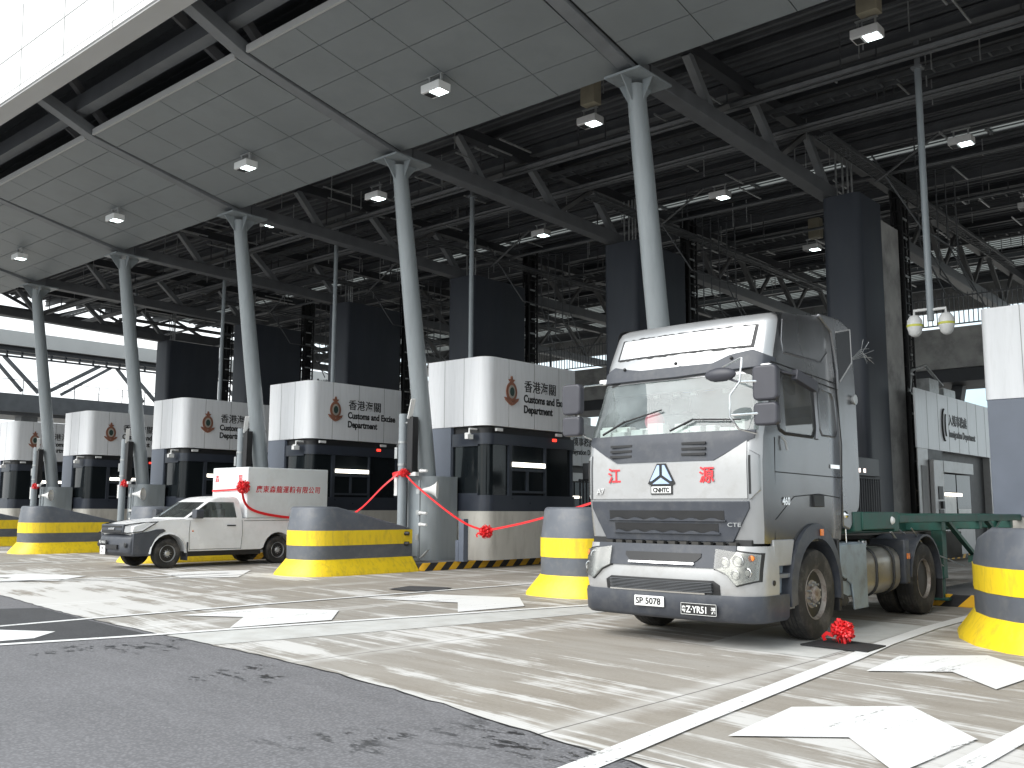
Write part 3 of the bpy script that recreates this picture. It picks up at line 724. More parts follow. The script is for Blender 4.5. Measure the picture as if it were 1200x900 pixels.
# ---- far structures left
fs = thing('far_viaduct', 'distant double-deck steel viaduct with light grey parapet beyond the left end', 'viaduct')
MB().box(-62.3, -62, -10, 75, 11.5, 12.4).build('parapet', 'fascia_under', fs, smooth=0)
mb = MB(); mb.box(-64, -62.3, -10, 75, 11.2, 11.5)
for z in (10.75, 11.0): mb.box(-62.2, -62.05, -10, 75, z, z+.1)
y = -8
while y < 74: mb.box(-62.2, -62.05, y, y+.08, 10.75, 11.2); y += .9
mb.build('upper_deck', 'steel_dark', fs, smooth=0)
mb = MB()
for y in range(-6, 74, 8):
    mb.beam((-62.2, y, 8.7), (-62.2, y+3.4, 10.8), .22, .22); mb.beam((-62.2, y+1, 8.7), (-62.2, y+4.2, 10.8), .18, .18)
    mb.beam((-62.2, y+4.6, 10.8), (-62.2, y+6.6, 8.7), .18, .18); mb.beam((-62.2, y+5.4, 10.8), (-62.2, y+7.6, 8.7), .2, .2)
mb.build('truss', 'steel', fs, smooth=0)
mb = MB(); mb.box(-62.4, -62, -10, 75, 7.4, 8.5); mb.box(-66, -62.4, -10, 75, 7.2, 7.5); mb.build('lower_deck', 'steel', fs, smooth=0)
mb = MB(); y = -9
while y < 74:
    mb.box(-62.1, -62.06, y, y+.04, 8.5, 9.4); y += 1.6
mb.box(-62.1, -62.07, -10, 75, 9.37, 9.4); mb.box(-62.1, -62.07, -10, 75, 8.95, 8.97)
mb.build('handrail', 'steel', fs, smooth=0)
for y in (0, 25, 50):
    MB().box(-64, -63, y, y+1, 0, 7.2).build('pillar', 'steel_mid', fs, smooth=0)
# distant hazy blocks seen through the openings
for i, (x, y, w_, h_, c_, l_) in enumerate([(-38, 128, 7, 13.5, (.62, .5, .42), 'pale distant building seen through the gap beside the right booth'), (-28, 140, 6, 19, (.6, .62, .6), 'taller pale distant block seen through the gap beside the right booth')]):
    bl = thing('distant_building', l_, 'building', (x, y, 0))
    MB().box(-w_/2, w_/2, 0, 6, 0, h_).build('wall', mat('far_wall', c_, .8), bl, smooth=0)
    mb = MB()
    for z in range(2, int(h_), 3):
        for q in range(int(w_)-1): mb.box(-w_/2+.6+q, -w_/2+1.2+q, -.03, 0, z, z+1.4)
    mb.build('windows', 'dashgrey', bl, smooth=0)
    MB().box(-w_/2-.2, w_/2+.2, -.2, 6.2, h_, h_+.3).build('roof', 'kiosk_white', bl, smooth=0)
    MB().box(-w_/2+.5, -w_/2+.8, 1, 1.3, h_+.3, h_+4).build('aerial', 'galv', bl, smooth=0)

# ================================================================== kiosks
def crest(parent, x, y, z, s):
    """bronze crest on a +x face; centre (y,z), height about s"""
    def ell(ry, rz, n=24, cz=0): return [(y+ry*math.cos(2*PI*i/n), z+cz+rz*math.sin(2*PI*i/n)) for i in range(n)]
    mb = MB(); mb.prism(ell(.27*s, .33*s), 'x', x, x+.03)
    mb.prism([(y-.36*s, z-.2*s), (y-.3*s, z-.3*s), (y-.12*s, z-.43*s), (y, z-.47*s), (y+.12*s, z-.43*s), (y+.3*s, z-.3*s), (y+.36*s, z-.2*s), (y+.26*s, z-.22*s), (y, z-.36*s), (y-.26*s, z-.22*s)], 'x', x, x+.045)
    mb.prism([(y-.05*s, z+.3*s), (y-.16*s, z+.42*s), (y-.05*s, z+.42*s), (y-.03*s, z+.53*s), (y+.03*s, z+.53*s), (y+.05*s, z+.42*s), (y+.16*s, z+.42*s), (y+.05*s, z+.3*s)], 'x', x, x+.035)
    c_ = mb.build('crest', 'bronze', parent, smooth=0)
    MB().prism(ell(.17*s, .23*s), 'x', x+.03, x+.038).build('crest_ring', 'crest_lt', c_, smooth=0)
    MB().prism(ell(.11*s, .15*s), 'x', x+.038, x+.046).build('crest_centre', 'crest_dk', c_, smooth=0)
kiosk = thing('customs_booth', 'x', 'booth', (-9.8-S, 18.9, 0), 0, 'customs inspection booths with white fascia')
L, W = 3.95, 2.35
MB().prism(rrect(-W+.06, -.02, .03, L-.02, [.34, .05, .05, .12]), 'z', .206, 1.5).build('base', 'kiosk_base', kiosk)
MB().prism(rrect(-W+.14, -.12, .13, L-.1, [.3, .05, .05, .1]), 'z', 1.5, 3.78).build('core', 'black', kiosk)
mb = MB()
mb.prism(rrect(-W+.08, -.03, .05, L-.03, [.33, .05, .05, .1]), 'z', 1.5, 1.93)
mb.prism(rrect(-W+.08, -.03, .05, L-.03, [.33, .05, .05, .1]), 'z', 3.3, 3.6)
mb.build('band', 'kiosk_dark', kiosk)
MB().box(-W+.06, -1.36, .02, .6, 1.5, 3.8).build('side_panel', 'kiosk_slate', kiosk, bevel=.01)
MB().box(-.1, -.03, 3.75, 3.81, 1.93, 3.3).build('window_frame', 'frame', kiosk, smooth=0)
mb = MB(); mb.box(-1.36, -.36, .05, .11, 1.93, 1.98); mb.box(-1.36, -.36, .05, .11, 3.25, 3.3); mb.box(-1.36, -1.31, .05, .11, 1.98, 3.25); mb.build('window_frame', 'frame', kiosk, smooth=0)
mb = MB()
for y_ in (.96, 2.52): mb.box(-.1, -.03, y_, y_+.12 if y_ < 1 else y_+.06, 1.93, 3.3)
mb.box(-.1, -.03, 1.08, 2.52, 2.6, 2.66); mb.box(-.1, -.03, 1.08, 2.52, 2.0, 2.06); mb.box(-.1, -.03, 1.74, 1.8, 2.06, 2.6)
fr_ = mb.build('window_frame', 'frame', kiosk, smooth=0)
mb = MB()
mb.rings([[(x, y, 1.93) for x, y in rrect(-1.34, -.1, .1, L-.1, [.3, .01, .01, .01])], [(x, y, 3.3) for x, y in rrect(-1.34, -.1, .1, L-.1, [.3, .01, .01, .01])]], cap=False)
mb.build('glazing', 'kiosk_glass', kiosk)
MB().box(-.04, -.005, 1.1, 2.5, 2.72, 2.84).build('tube_light', 'lampglow', kiosk, smooth=0)
fas = MB().prism(rrect(-W, 0, 0, L, [.34, .08, .08, .14]), 'z', 3.8, 5.68).build('fascia', 'kiosk_white', kiosk, smooth=30)
mb = MB()
for x_ in (-W+.75, -W+1.5): mb.box(x_-.007, x_+.007, -.004, .01, 3.8, 5.68)
for y_ in (.9, 2.0, 3.12): mb.box(-.01, .004, y_-.008, y_+.008, 3.8, 5.68)
mb.build('panel_joint', 'dashgrey', fas, smooth=0)
crest(kiosk, .0, 1.0, 4.78, .82)
text('sign_text', '香港海關', .36, 'lettering', kiosk, (.004, 1.55, 4.86), '+x', bold=.002)
text('sign_text', 'Customs and Excise', .3, 'lettering', kiosk, (.004, 1.53, 4.54), '+x', bold=.009, sx=.86)
text('sign_text', 'Department', .3, 'lettering', kiosk, (.004, 1.53, 4.24), '+x', bold=.009, sx=.86)
cmk = MB(); cmk.box(-.5, -.38, -.32, -.1, 3.42, 3.55); cmk.tube([(-.44, -.2, 3.55), (-.44, -.2, 3.7), (-.44, .1, 3.7)], .03, 8); cmk.box(-.62, -.48, -.2, -.08, 3.5, 3.6)
cmk.build('corner_camera', 'white_metal', kiosk, bevel=.015)
mb = MB(); 
for y_ in (.4, 3.0): mb.box(-.05, .02, y_, y_+.25, 3.66, 3.74)
mb.build('downlight', 'white_metal', kiosk, smooth=0)
MB().box(-.03, .01, 2.85, 3.0, 3.5, 3.58).build('red_indicator', 'redlamp', kiosk, smooth=0)
KL = {1: 'crested white and black booth nearest the camera, right of the ribbon-tied column', 2: 'crested white booth directly behind the white box of the pickup', 3: 'crested white booth above the pickup cab, third from the nearest',
      4: 'crested white booth left of the pickup, its sign cut by a leaning column', 5: 'leftmost crested white booth at the picture edge', 0: 'crested white booth hidden behind the silver truck'}
kiosk['label'] = KL[1]
for k in (0, 2, 3, 4, 5): dup(kiosk, (-9.8-S*k, 18.9, 0), KL[k])
# right-hand booth, nearest the frame edge (only the left part is in view)
kr = dup(kiosk, (-3.3, 21.0, 0), 'large white-topped slate booth cut off by the right picture edge')
for ch in kr.children:
    if ch.name.startswith('side_panel'): ch.data = ch.data.copy(); ch.scale = (1, 1, 1)
MB().box(-W+.05, -.3, -.01, .6, 1.45, 3.79).build('side_panel', 'kiosk_slate', kr, bevel=.01)

# ---- pedestal round each column foot, post with horn speaker
ped = thing('column_pedestal', 'x', 'pedestal', (XK(1), 0, 0), 0, 'rounded slate pedestals round the column feet')
MB().prism(rrect(-.5, .52, 17.85, 18.87, [.42, .02, .02, .2], 8), 'z', .206, 2.42).build('shell', 'column', ped)
MB().box(-.27, .08, 17.82, 17.848, .3, 2.3).build('access_door', 'pole', ped, bevel=.005)
PD = {1: 'slate pedestal at the foot of the ribbon-tied column by the nearest booth', 2: 'slate pedestal behind the pickup box', 3: 'slate pedestal just left of the pickup bonnet', 4: 'slate pedestal at the foot of the farthest-left column', 0: 'slate pedestal behind the silver truck'}
ped['label'] = PD[1]
for k in (0, 2, 3, 4): dup(ped, (XK(k), 0, 0), PD[k])
sp = thing('speaker_post', 'x', 'speaker post', (XK(1)+.36, 17.6, 0), 0, 'short posts with horn speakers by the pedestals')
MB().tube([(0, 0, .206), (0, 0, 2.3)], .035, 10).build('post', 'pole', sp)
MB().lathe([(.03, -.2), (.05, -.15), (.09, 0), (.16, .13), (.24, .2), (.2, .17), (.05, .0)], axis='x', c=(.28, -.05, 2.05), n=20).build('horn', 'white_metal', sp).rotation_euler = (0, 0, R(38))
mb = MB()
for z in (2.55, 1.45, 1.15): q_ = MB(); q_.tube([(.05, -.02, z), (.14, -.04, z)], .05, 8); q_.tube([(.12, -.04, z), (.36, -.08, z-.01)], .035, 8); q_.build('small_camera', 'white_metal', sp)
mb = MB(); mb.box(-.06, .06, -.06, .0, 1.4, 1.52); mb.box(-.06, .06, -.06, 0, 1.95, 2.07); mb.box(-.08, .02, -.05, 0, .75, .9); mb.build('junction', 'galv', sp, smooth=0)
mb = MB(); mb.add([(.1, -.1, .28), (.34, -.1, .45), (.44, -.1, .5), (.2, -.1, .3), (.1, -.02, .28), (.34, -.02, .47), (.44, -.02, .52), (.2, -.02, .3)], [(0, 3, 2, 1), (4, 5, 6, 7), (0, 1, 5, 4), (1, 2, 6, 5), (2, 3, 7, 6), (3, 0, 4, 7)])
mb.build('small_lamp', 'white_metal', sp, smooth=0)
SPL = {1: 'white horn speaker post beside the ribbon-tied column', 2: 'horn speaker post behind the pickup box', 3: 'horn speaker post just left of the pickup', 4: 'leftmost horn speaker post by the far column'}
sp['label'] = SPL[1]
for k in (2, 3, 4): dup(sp, (XK(k)+.36, 17.6, 0), SPL[k])
bp_ = thing('sensor_post', 'square slate sensor post at the kerb in front of the nearest booth', 'post', (-17.75, 18.3, .2))
MB().box(-.09, .09, -.09, .09, 0, 1.1).build('post', 'kiosk_slate', bp_, bevel=.008)
MB().box(-.2, -.092, -.1, .08, 0, .55).build('box', 'kiosk_slate', bp_, bevel=.008)

# ---- signal poles on the islands
sg = thing('signal_pole', 'x', 'signal pole', (0, 0, 0), 0, 'slim grey lane signal poles')
MB().tube([(0, 0, .2), (0, 0, 4.1)], .12, 14).build('pole', 'pole', sg)
mb = MB(); mb.box(.28, .5, -.12, .1, 2.5, 4.0); mb.build('signal_box', 'black', sg, bevel=.02)
mb = MB(); mb.tube([(.1, 0, 3.85), (.3, 0, 3.85)], .03, 6); mb.tube([(.1, 0, 2.6), (.3, 0, 2.6)], .03, 6); mb.lathe([(.125, 3.3), (.135, 3.3), (.135, 3.36), (.125, 3.36)], n=14); mb.lathe([(.125, 2.7), (.135, 2.7), (.135, 2.76), (.125, 2.76)], n=14)
mb.box(-.24, -.14, -.08, .04, 2.9, 3.2); mb.tube([(-.19, -.02, 3.25), (.0, -.14, 3.3)], .015, 6); mb.build('bracket', 'galv', sg)
MB().beam((.35, -.1, 3.95), (.6, -.2, 4.45), .12, .05).build('lamp_head', 'white_metal', sg, smooth=0); MB().box(.38, .62, -.1, .02, 2.42, 2.52).build('lamp_base', 'white_metal', sg, smooth=0)
MB().box(-.25, -.13, -.07, .03, 1.9, 2.4).build('cabinet', 'white_metal', sg, bevel=.01)
SG = {1: 'grey signal pole standing against the ribbon-tied column', 2: 'grey signal pole behind the pickup box', 3: 'grey signal pole with red bow left of the pickup', 4: 'leftmost grey signal pole with red bow'}
sx_ = {k: XK(k)-.32 for k in (1, 2, 3, 4)}
sg.location = (sx_[1], 17.6, 0); sg['label'] = SG[1]
for k in (2, 3, 4): dup(sg, (sx_[k], 17.6, 0), SG[k])

# ---- dark bar fences on the islands behind the booths
fc = thing('bar_fence', 'x', 'fence', (0, 0, 0), 0, 'black barred fences between booths and piers')
mb = MB(); y = 0
while y < 3.4: mb.box(-.02, .02, y, y+.04, .2, 2.4); y += .16
mb.box(-.03, .03, -.02, 3.44, 2.4, 2.46); mb.box(-.03, .03, -.02, 3.44, .3, .36); mb.build('bars', 'steel_dark', fc, smooth=0)
mb = MB(); mb.box(-.12, .12, .3, 3.1, 2.46, 2.95); mb.build('head_cabinet', 'steel', fc, bevel=.02)
mb = MB()
for i in range(5): mb.box(.12, .13, .6+i*.35, .72+i*.35, 2.55, 2.65)
mb.build('indicator', 'indicator', fc, smooth=0)
FC = {1: 'black barred fence between the nearest crested booth and the truck', 2: 'black barred fence left of the ribbon-tied column', 3: 'black barred fence behind the pickup cab', 0: 'black barred fence behind the silver truck', 4: 'black barred fence at the far left'}
fc.location = (-9.95-S, 23.2, 0); fc['label'] = FC[1]
for k in (0, 2, 3): dup(fc, (-9.95-S*k, 23.2, 0), FC[k])

# ================================================================== immigration booths
ib = thing('immigration_booth', 'x', 'booth', (-9.8, 29.3, 0), 0, 'inner row of white signed booths')
Lp = [(-.05, 0), (0, 0), (0, 8.1), (-2.2, 8.1), (-2.2, 2.1), (-.05, 2.1)]
inner = [(-.25, 2.2), (-.25, 8.0), (-2.1, 8.0), (-2.1, 2.2)]
fs_ = MB().prism(Lp, 'z', 3.42, 5.2).build('fascia', 'kiosk_white', ib, smooth=0)
mb = MB()
for i in range(1, 8): mb.box(-.01, .004, i-.008, i+.008, 3.42, 5.2)
mb.build('panel_joint', 'dashgrey', fs_, smooth=0)
MB().prism(inner, 'z', .2, 3.42).build('core', 'black', ib, smooth=0)
mb = MB(); mb.box(-.05, -.02, .05, .95, .2, 3.42); mb.box(-.25, -.02, 7.4, 8.08, .2, 3.42); parts(mb, 'door_surround', 'silver_pale', ib, 0)
MB().box(-.05, -.02, .95, 2.3, .2, 3.42).build('recess_wall', 'black', ib, smooth=0)
MB().box(-.02, 0, .3, .75, .5, 2.9).build('door', 'dashgrey', ib, smooth=0)
mb = MB(); mb.box(-.018, .12, 1.0, 1.9, .2, 3.1); eq = mb.build('card_reader', 'silver_pale', ib, bevel=.02)
mb = MB(); mb.box(.12, .14, 1.3, 1.7, 1.9, 2.3); mb.box(.12, .14, 1.3, 1.7, 1.2, 1.6); mb.box(.12, .2, 1.45, 1.6, 1.62, 1.85); mb.build('reader_slot', 'black', eq, smooth=0)
mb = MB(); mb.box(-.25, .05, 2.0, 5.0, .2, 1.35); mb.box(-.25, .1, 2.0, 5.0, 2.75, 3.1); mb.build('counter', 'silver_pale', ib, smooth=0)
mb = MB(); mb.box(-.24, 0, 2.1, 3.4, 2.15, 2.7); mb.box(-.24, 0, 3.5, 4.9, 1.4, 2.7); mb.build('window', 'kiosk_glass', ib, smooth=0)
mb = MB(); mb.box(-.0, .01, 3.55, 4.85, 1.4, 1.62); mb.box(-.0, .01, 2.15, 3.35, 1.4, 2.0); mb.build('notice_panel', 'plate_w', ib, smooth=0)
MB().box(-.01, .03, 2.3, 3.9, 2.02, 2.12).build('tube_light', 'lampglow', ib, smooth=0)
# logo: curved strokes and small figures
mb = MB(); mb.tube([(.02, 2.55+.25*math.sin(t_)**2*0-.22*math.cos(t_), 4.25+.5*math.sin(t_)) for t_ in [R(-85+17*i) for i in range(11)]], .03, 6)
mb.tube([(.02, 2.75-.12*math.cos(t_), 4.25+.4*math.sin(t_)) for t_ in [R(-60+12*i) for i in range(11)]], .02, 6); mb.build('logo', 'lettering', ib)
text('sign_text', '入境事務處', .38, 'lettering', ib, (.004, 3.0, 4.3), '+x', bold=.006)
text('sign_text', 'Immigration Department', .32, 'lettering', ib, (.004, 3.0, 3.9), '+x', bold=.007, sx=.85)
mb = MB(); mb.tube([(-.5, 1.0, 5.2), (-.5, 1.3, 5.9), (-.5, 2.6, 6.2), (-.5, 4.2, 5.7)], .05, 6); mb.box(-1.1, -.3, 2.3, 3.2, 5.2, 5.75); mb.box(-.9, -.4, 4.0, 5.2, 5.2, 5.6)
mb.build('roof_equipment', 'galv', ib, smooth=0)
IL = {0: 'white signed booth in the inner row at right, behind the green trailer', 2: 'white signed booth seen in the slit between the nearest crested booth and the truck', 3: 'white signed booth in the inner row left of the ribbon-tied column', 1: 'white signed booth of the inner row hidden behind the truck', 4: 'white signed booth in the inner row behind the pickup'}
ib['label'] = IL[0]
for k in (1, 2, 3, 4): dup(ib, (-9.8-S*k, 29.3, 0), IL[k])

# ================================================================== crash barriers
def barrier(name, loc, label, hw, Ln, s=1, nose=.75, send=None, ex=.75, group='striped crash barriers at the heads of the islands', ztop=1.6, zend=1.08):
    root = thing(name, label, 'barrier', loc, 0, group)
    def plan(off):
        pts = []
        n_ = 10
        for i in range(n_+1):
            t_ = PI+PI*i/n_
            cx = math.copysign(abs(math.cos(t_))**ex, math.cos(t_)); cy = math.copysign(abs(math.sin(t_))**ex, math.sin(t_))
            pts.append(((hw+off)*cx, nose*s+(nose*s+off)*cy))
        pts.append((hw+off, Ln)); pts.append((-hw-off, Ln)); return pts
    def ring(z, off, slope=False):
        r_ = []
        for x, y in plan(off):
            zz = z
            if slope: zz = z-(ztop-zend)*s*max(0, min(1, (y-.7*s)/((send or Ln)-.7*s)))
            r_.append((x, y, zz))
        return r_
    z1, z2, z3 = .37*s, .69*s, 1.04*s
    MB().rings([ring(0, .26*s), ring(.05*s, .25*s), ring(z1*.85, .05*s), ring(z1, .012)]).build('yellow_flare', 'yellow', root)
    MB().rings([ring(z1, 0), ring(z2, 0)]).build('slate_band', 'slate', root)
    MB().rings([ring(z2, .006), ring(z3, .006)]).build('yellow_band', 'yellow', root)
    MB().rings([ring(z3, 0), ring(ztop*s-.06, -.06*s, True), ring(ztop*s-.02, -.08*s, True), ring(ztop*s, -.12*s, True)]).build('cap', 'slate', root)
    mb = MB(); mb.tube([(hw+.0, Ln-.25, z2), (hw+.1, Ln-.2, z2)], .05, 8); mb.tube([(hw+.0, Ln-.25, z3-.1), (hw+.1, Ln-.2, z3-.1)], .05, 8); mb.build('wire_loop', 'black', root)
    return root
BL = {0: 'yellow and slate striped barrier between the booth and the truck front', 1: 'yellow and slate striped barrier in front of the pickup box, left of the column', 2: 'yellow striped barrier mostly hidden under the pickup',
      3: 'yellow and slate striped barrier left of the pickup front', 4: 'yellow striped barrier at the far left picture edge'}
for k in range(0, 5): barrier('crash_barrier', (XK(k)+(.3 if k == 0 else .14), 13.85, 0), BL[k], .72, 3.05)
barrier('crash_barrier', (-2.7, 11.9, 0), 'large yellow and slate striped barrier at the right edge, in front of the slate booth', 1.3, 5.2, .87, nose=2.7, send=2.3, ex=1.12, ztop=1.57, zend=1.1)

# ================================================================== truck
TX, TY = -6.33, 9.95
truck = thing('tractor_truck', 'dirty silver tractor truck with red characters on its front, driving out of the lane', 'truck', (TX, TY, 0))
def lerp_tab(tab, z, i):
    if z <= tab[0][0]: return tab[0][i]
    for a_, b_ in zip(tab, tab[1:]):
        if z <= b_[0]: return a_[i]+(b_[i]-a_[i])*(z-a_[0])/(b_[0]-a_[0])
    return tab[-1][i]
# z, yfront, halfwidth, radius, yback
T = [(1.18, .05, 1.20, .20, 2.42), (1.35, .03, 1.215, .2, 2.42), (1.66, .0, 1.225, .2, 2.42), (2.10, .0, 1.23, .2, 2.42), (2.40, .03, 1.235, .19, 2.42), (2.47, .06, 1.235, .19, 2.42),
     (2.62, .13, 1.23, .18, 2.42), (2.95, .28, 1.215, .17, 2.42), (3.17, .36, 1.205, .17, 2.42), (3.26, .38, 1.20, .17, 2.42), (3.40, .42, 1.20, .17, 2.40), (3.46, .44, 1.198, .17, 2.38), (3.62, .52, 1.19, .17, 2.36), (3.82, .62, 1.175, .17, 2.33), (3.895, .67, 1.16, .18, 2.31), (3.93, .74, 1.13, .2, 2.28), (3.945, .86, 1.07, .22, 2.24)]
BUL = .10
def hwz(z): return lerp_tab(T, z, 2)
def fy(x, z):
    yf, hw, r_ = lerp_tab(T, z, 1), lerp_tab(T, z, 2), lerp_tab(T, z, 3)
    y = yf+BUL*(x/hw)**2; ax = abs(x); x0 = hw-r_
    if ax > x0: y = yf+BUL*(x0/hw)**2 + r_-math.sqrt(max(0, r_*r_-(min(ax, hw)-x0)**2))
    return y
def cabring(row):
    z, yf, hw, r_, yb = row; x0 = hw-r_
    half = [(x0*f_, yf+BUL*(x0*f_/hw)**2) for f_ in (0, .25, .5, .75, 1)]
    yc = yf+BUL*(x0/hw)**2+r_
    half += [(x0+r_*math.sin(R(t_)), yc-r_*math.cos(R(t_))) for t_ in (22.5, 45, 67.5, 90)]
    half += [(hw, .78), (hw, 1.2), (hw, 1.56), (hw, 2.0), (hw, yb-.08), (hw-.08, yb), (hw*.5, yb)]
    def zz(y): return z+(.17*max(0, min(1, (y-.6)/1.6)) if z > 3.7 else (.17*max(0, min(1, (y-.6)/1.6))*(z-3.4)/.3 if z > 3.4 else 0))
    ring = [(x, y, zz(y)) for x, y in half]+[(0, yb, zz(yb))]+[(-x, y, zz(y)) for x, y in half[::-1][:-1]]
    return ring
rings_ = [cabring(r_) for r_ in T]; n_ = len(rings_[0]); nh = 16
verts = [p for r_ in rings_ for p in r_]
body_f, ws_f, sd_f, side_f = [], [], [], []
for i in range(len(T)-1):
    zm = (T[i][0]+T[i+1][0])/2
    for j in range(n_):
        a_ = i*n_+j; b_ = i*n_+(j+1) % n_; f = (a_, b_, b_+n_, a_+n_)
        jj = j if j < nh else n_-1-j    # mirrored index
        if 2.47 < zm < 3.17 and jj <= 5: ws_f.append(f)
        elif 2.47 < zm < 3.17 and jj in (9, 10): sd_f.append(f)
        elif jj >= 7: side_f.append(f)
        else: body_f.append(f)
body_f.append(tuple((len(T)-1)*n_+j for j in range(n_)))
def submesh(name, fs_, m, parent, smooth=40):
    used = sorted({i for f in fs_ for i in f}); mp_ = {u: i for i, u in enumerate(used)}
    mb = MB(); mb.add([verts[u] for u in used], [tuple(mp_[i] for i in f) for f in fs_]); return mb.build(name, m, parent, smooth)
cab = submesh('cab_shell', body_f, 'silver', truck, 50)
submesh('cab_sides', side_f, 'silver_shaded', truck, 50)
submesh('windscreen', ws_f, 'windscreen', truck, 60)
for sgn, nm in ((1, 'side_window'), (-1, 'side_window')):
    submesh(nm, [f for f in sd_f if (sum(verts[i][0] for i in f)/4)*sgn > 0], 'sideglass', truck, 60)
# floor / cab interior
mb = MB(); mb.box(-1.1, 1.1, .45, 2.3, 1.6, 1.7); mb.box(-1.1, 1.1, 2.2, 2.3, 1.7, 3.6); mb.box(-1.15, 1.15, .7, 2.3, 3.3, 3.34)
mb.build('cab_interior', 'interior', truck, smooth=0)
mb = MB(); mb.prism([(.17, 1.7), (.17, 2.43), (.5, 2.5), (.75, 2.42), (.78, 1.7)], 'x', -1.1, 1.1); dash = mb.build('dashboard', 'dashgrey', truck, smooth=0)
random.seed(8); mb = MB()
for i in range(26):
    x = random.uniform(-1.0, 1.0); y = random.uniform(.2, .5); w_ = random.uniform(.1, .28); h_ = random.uniform(.02, .12)
    mb.box(x-w_/2, x+w_/2, y-.06, y+.08, 2.45, 2.5+h_)
mb.build('papers', 'paper', dash, smooth=0, bevel=.01)
mb = MB()
for x in (-.62, .62):
    mb.box(x-.26, x+.26, .95, 1.45, 2.0, 2.2); mb.box(x-.25, x+.25, 1.4, 1.55, 2.2, 2.85); mb.box(x-.15, x+.15, 1.42, 1.52, 2.87, 3.08)
mb.build('seat', 'dashgrey', truck, bevel=.04)
MB().sphere((-.45, .55, 2.68), .13, n=14).build('pink_cushion', 'pinkcloth', dash)
mb = MB(); mb.lathe([(.2, 0), (.22, 0), (.22, .02), (.2, .02)], c=(.6, .72, 2.45), n=20); mb.build('steering_wheel', 'black', truck)
mb = MB()
for (x, c_) in ((.0, 'b'), (.3, 'b')): mb.box(x, x+.12, .5, .55, 3.02, 3.12)
mb.build('blue_item', 'bluecloth', dash, smooth=0)
mb = MB()
for x in (-.15, -.45, .55, .1): mb.box(x, x+.08, .52, .55, 2.98, 3.1)
mb.build('hanging_cards', 'paper', dash, smooth=0)
mb = MB(); mb.box(-1.02, 1.02, .42, .48, 3.02, 3.25); mb.build('sun_blind', 'black', dash, smooth=0)

def patch(name, m, top, bot, x0, x1, parent=truck, nx=20, nz=5, off=.012, th=.03, fyf=fy, bevel=0, smooth=40):
    """panel following the curved cab front between bot(x) and top(x)"""
    mb = MB(); fr, bk = [], []
    for j in range(nz+1):
        a_, b_ = [], []
        for i in range(nx+1):
            x = x0+(x1-x0)*i/nx; z = bot(x)+(top(x)-bot(x))*j/nz
            a_.append((x, fyf(x, z)-off, z)); b_.append((x, fyf(x, z)-off+th, z))
        fr.append(a_); bk.append(b_)
    w_ = nx+1
    vs = [p for r_ in fr for p in r_]+[p for r_ in bk for p in r_]; N = w_*(nz+1); fs_ = []
    for j in range(nz):
        for i in range(nx):
            q = j*w_+i; fs_.append((q, q+1, q+w_+1, q+w_)); fs_.append((N+q, N+q+w_, N+q+w_+1, N+q+1))
    for i in range(nx): fs_.append((i, N+i, N+i+1, i+1)); q = nz*w_+i; fs_.append((q, q+1, N+q+1, N+q))
    for j in range(nz): q = j*w_; fs_.append((q, q+w_, N+q+w_, N+q)); q = j*w_+nx; fs_.append((q, N+q, N+q+w_, q+w_))
    mb.add(vs, fs_); return mb.build(name, m, parent, smooth, bevel)
def pw(*pts):
    def f(x):
        if x <= pts[0][0]: return pts[0][1]
        for (xa, ya), (xb, yb) in zip(pts, pts[1:]):
            if x <= xb: return ya+(yb-ya)*(x-xa)/(xb-xa)
        return pts[-1][1]
    return f
C = lambda v: (lambda x: v)
patch('cowl', 'trim', C(2.475), pw((-1.16, 2.38), (-.68, 2.13), (.68, 2.13), (1.16, 2.38)), -1.16, 1.16, nx=34)
mb = MB()
for cx in (-.62, .42):
    for i in range(3):
        z = 2.21+i*.065; mb.beam((cx-.15, fy(cx, z)-.02, z), (cx+.17, fy(cx, z)-.02, z), .02, .028)
mb.build('cowl_vents', 'black', truck, smooth=0)
patch('front_panel', 'silver_pale', pw((-1.1, 2.36), (-.68, 2.11), (.68, 2.11), (1.1, 2.36)), C(1.69), -1.08, 1.08, nx=30, off=.012)
patch('grille_panel', 'trim', C(1.66), pw((-1.1, 1.58), (-.88, 1.19), (.88, 1.19), (1.1, 1.58)), -1.1, 1.1, nx=30, off=.022, bevel=.01)
for (z0, hw_) in ((1.49, .8), (1.34, .72)):
    patch('grille_slot', 'black', C(z0+.06), lambda x, z0=z0: z0-.035-.014*math.cos(x*24), -hw_, hw_, nx=40, nz=2, off=.028, th=.02)
    patch('slot_lip', 'trim', lambda x, z0=z0: z0-.037-.014*math.cos(x*24), lambda x, z0=z0: z0-.062, -hw_-.02, hw_+.02, nx=40, nz=1, off=.05, th=.03)
text('badge', 'CTE', .065, 'galv', truck, (.84, fy(.82, 1.4)-.045, 1.37), ext=.003, sx=1.5)
text('badge', 'A7', .1, 'chrome', truck, (-1.0, fy(-.95, 1.76)-.025, 1.75), bold=.002)
text('red_character', '江', .2, 'redpaint', truck, (-.81, fy(-.7, 1.9)-.02, 1.9), ext=.003, bold=.004)
text('red_character', '源', .2, 'redpaint', truck, (.5, fy(.6, 1.9)-.02, 1.89), ext=.003, bold=.004)
yb_ = fy(0, 1.95)-.02
mb = MB()
mb.prism([(-.05, 2.09), (-.02, 2.09), (-.02, 1.97), (-.13, 1.9), (-.155, 1.9)], 'y', yb_-.016, yb_-.006); mb.prism([(.05, 2.09), (.02, 2.09), (.02, 1.97), (.13, 1.9), (.155, 1.9)], 'y', yb_-.016, yb_-.006)
mb.prism([(0, 1.94), (.12, 1.865), (-.12, 1.865)], 'y', yb_-.016, yb_-.006)
em_f = mb.build('emblem_face', 'bluemark', truck, smooth=0)
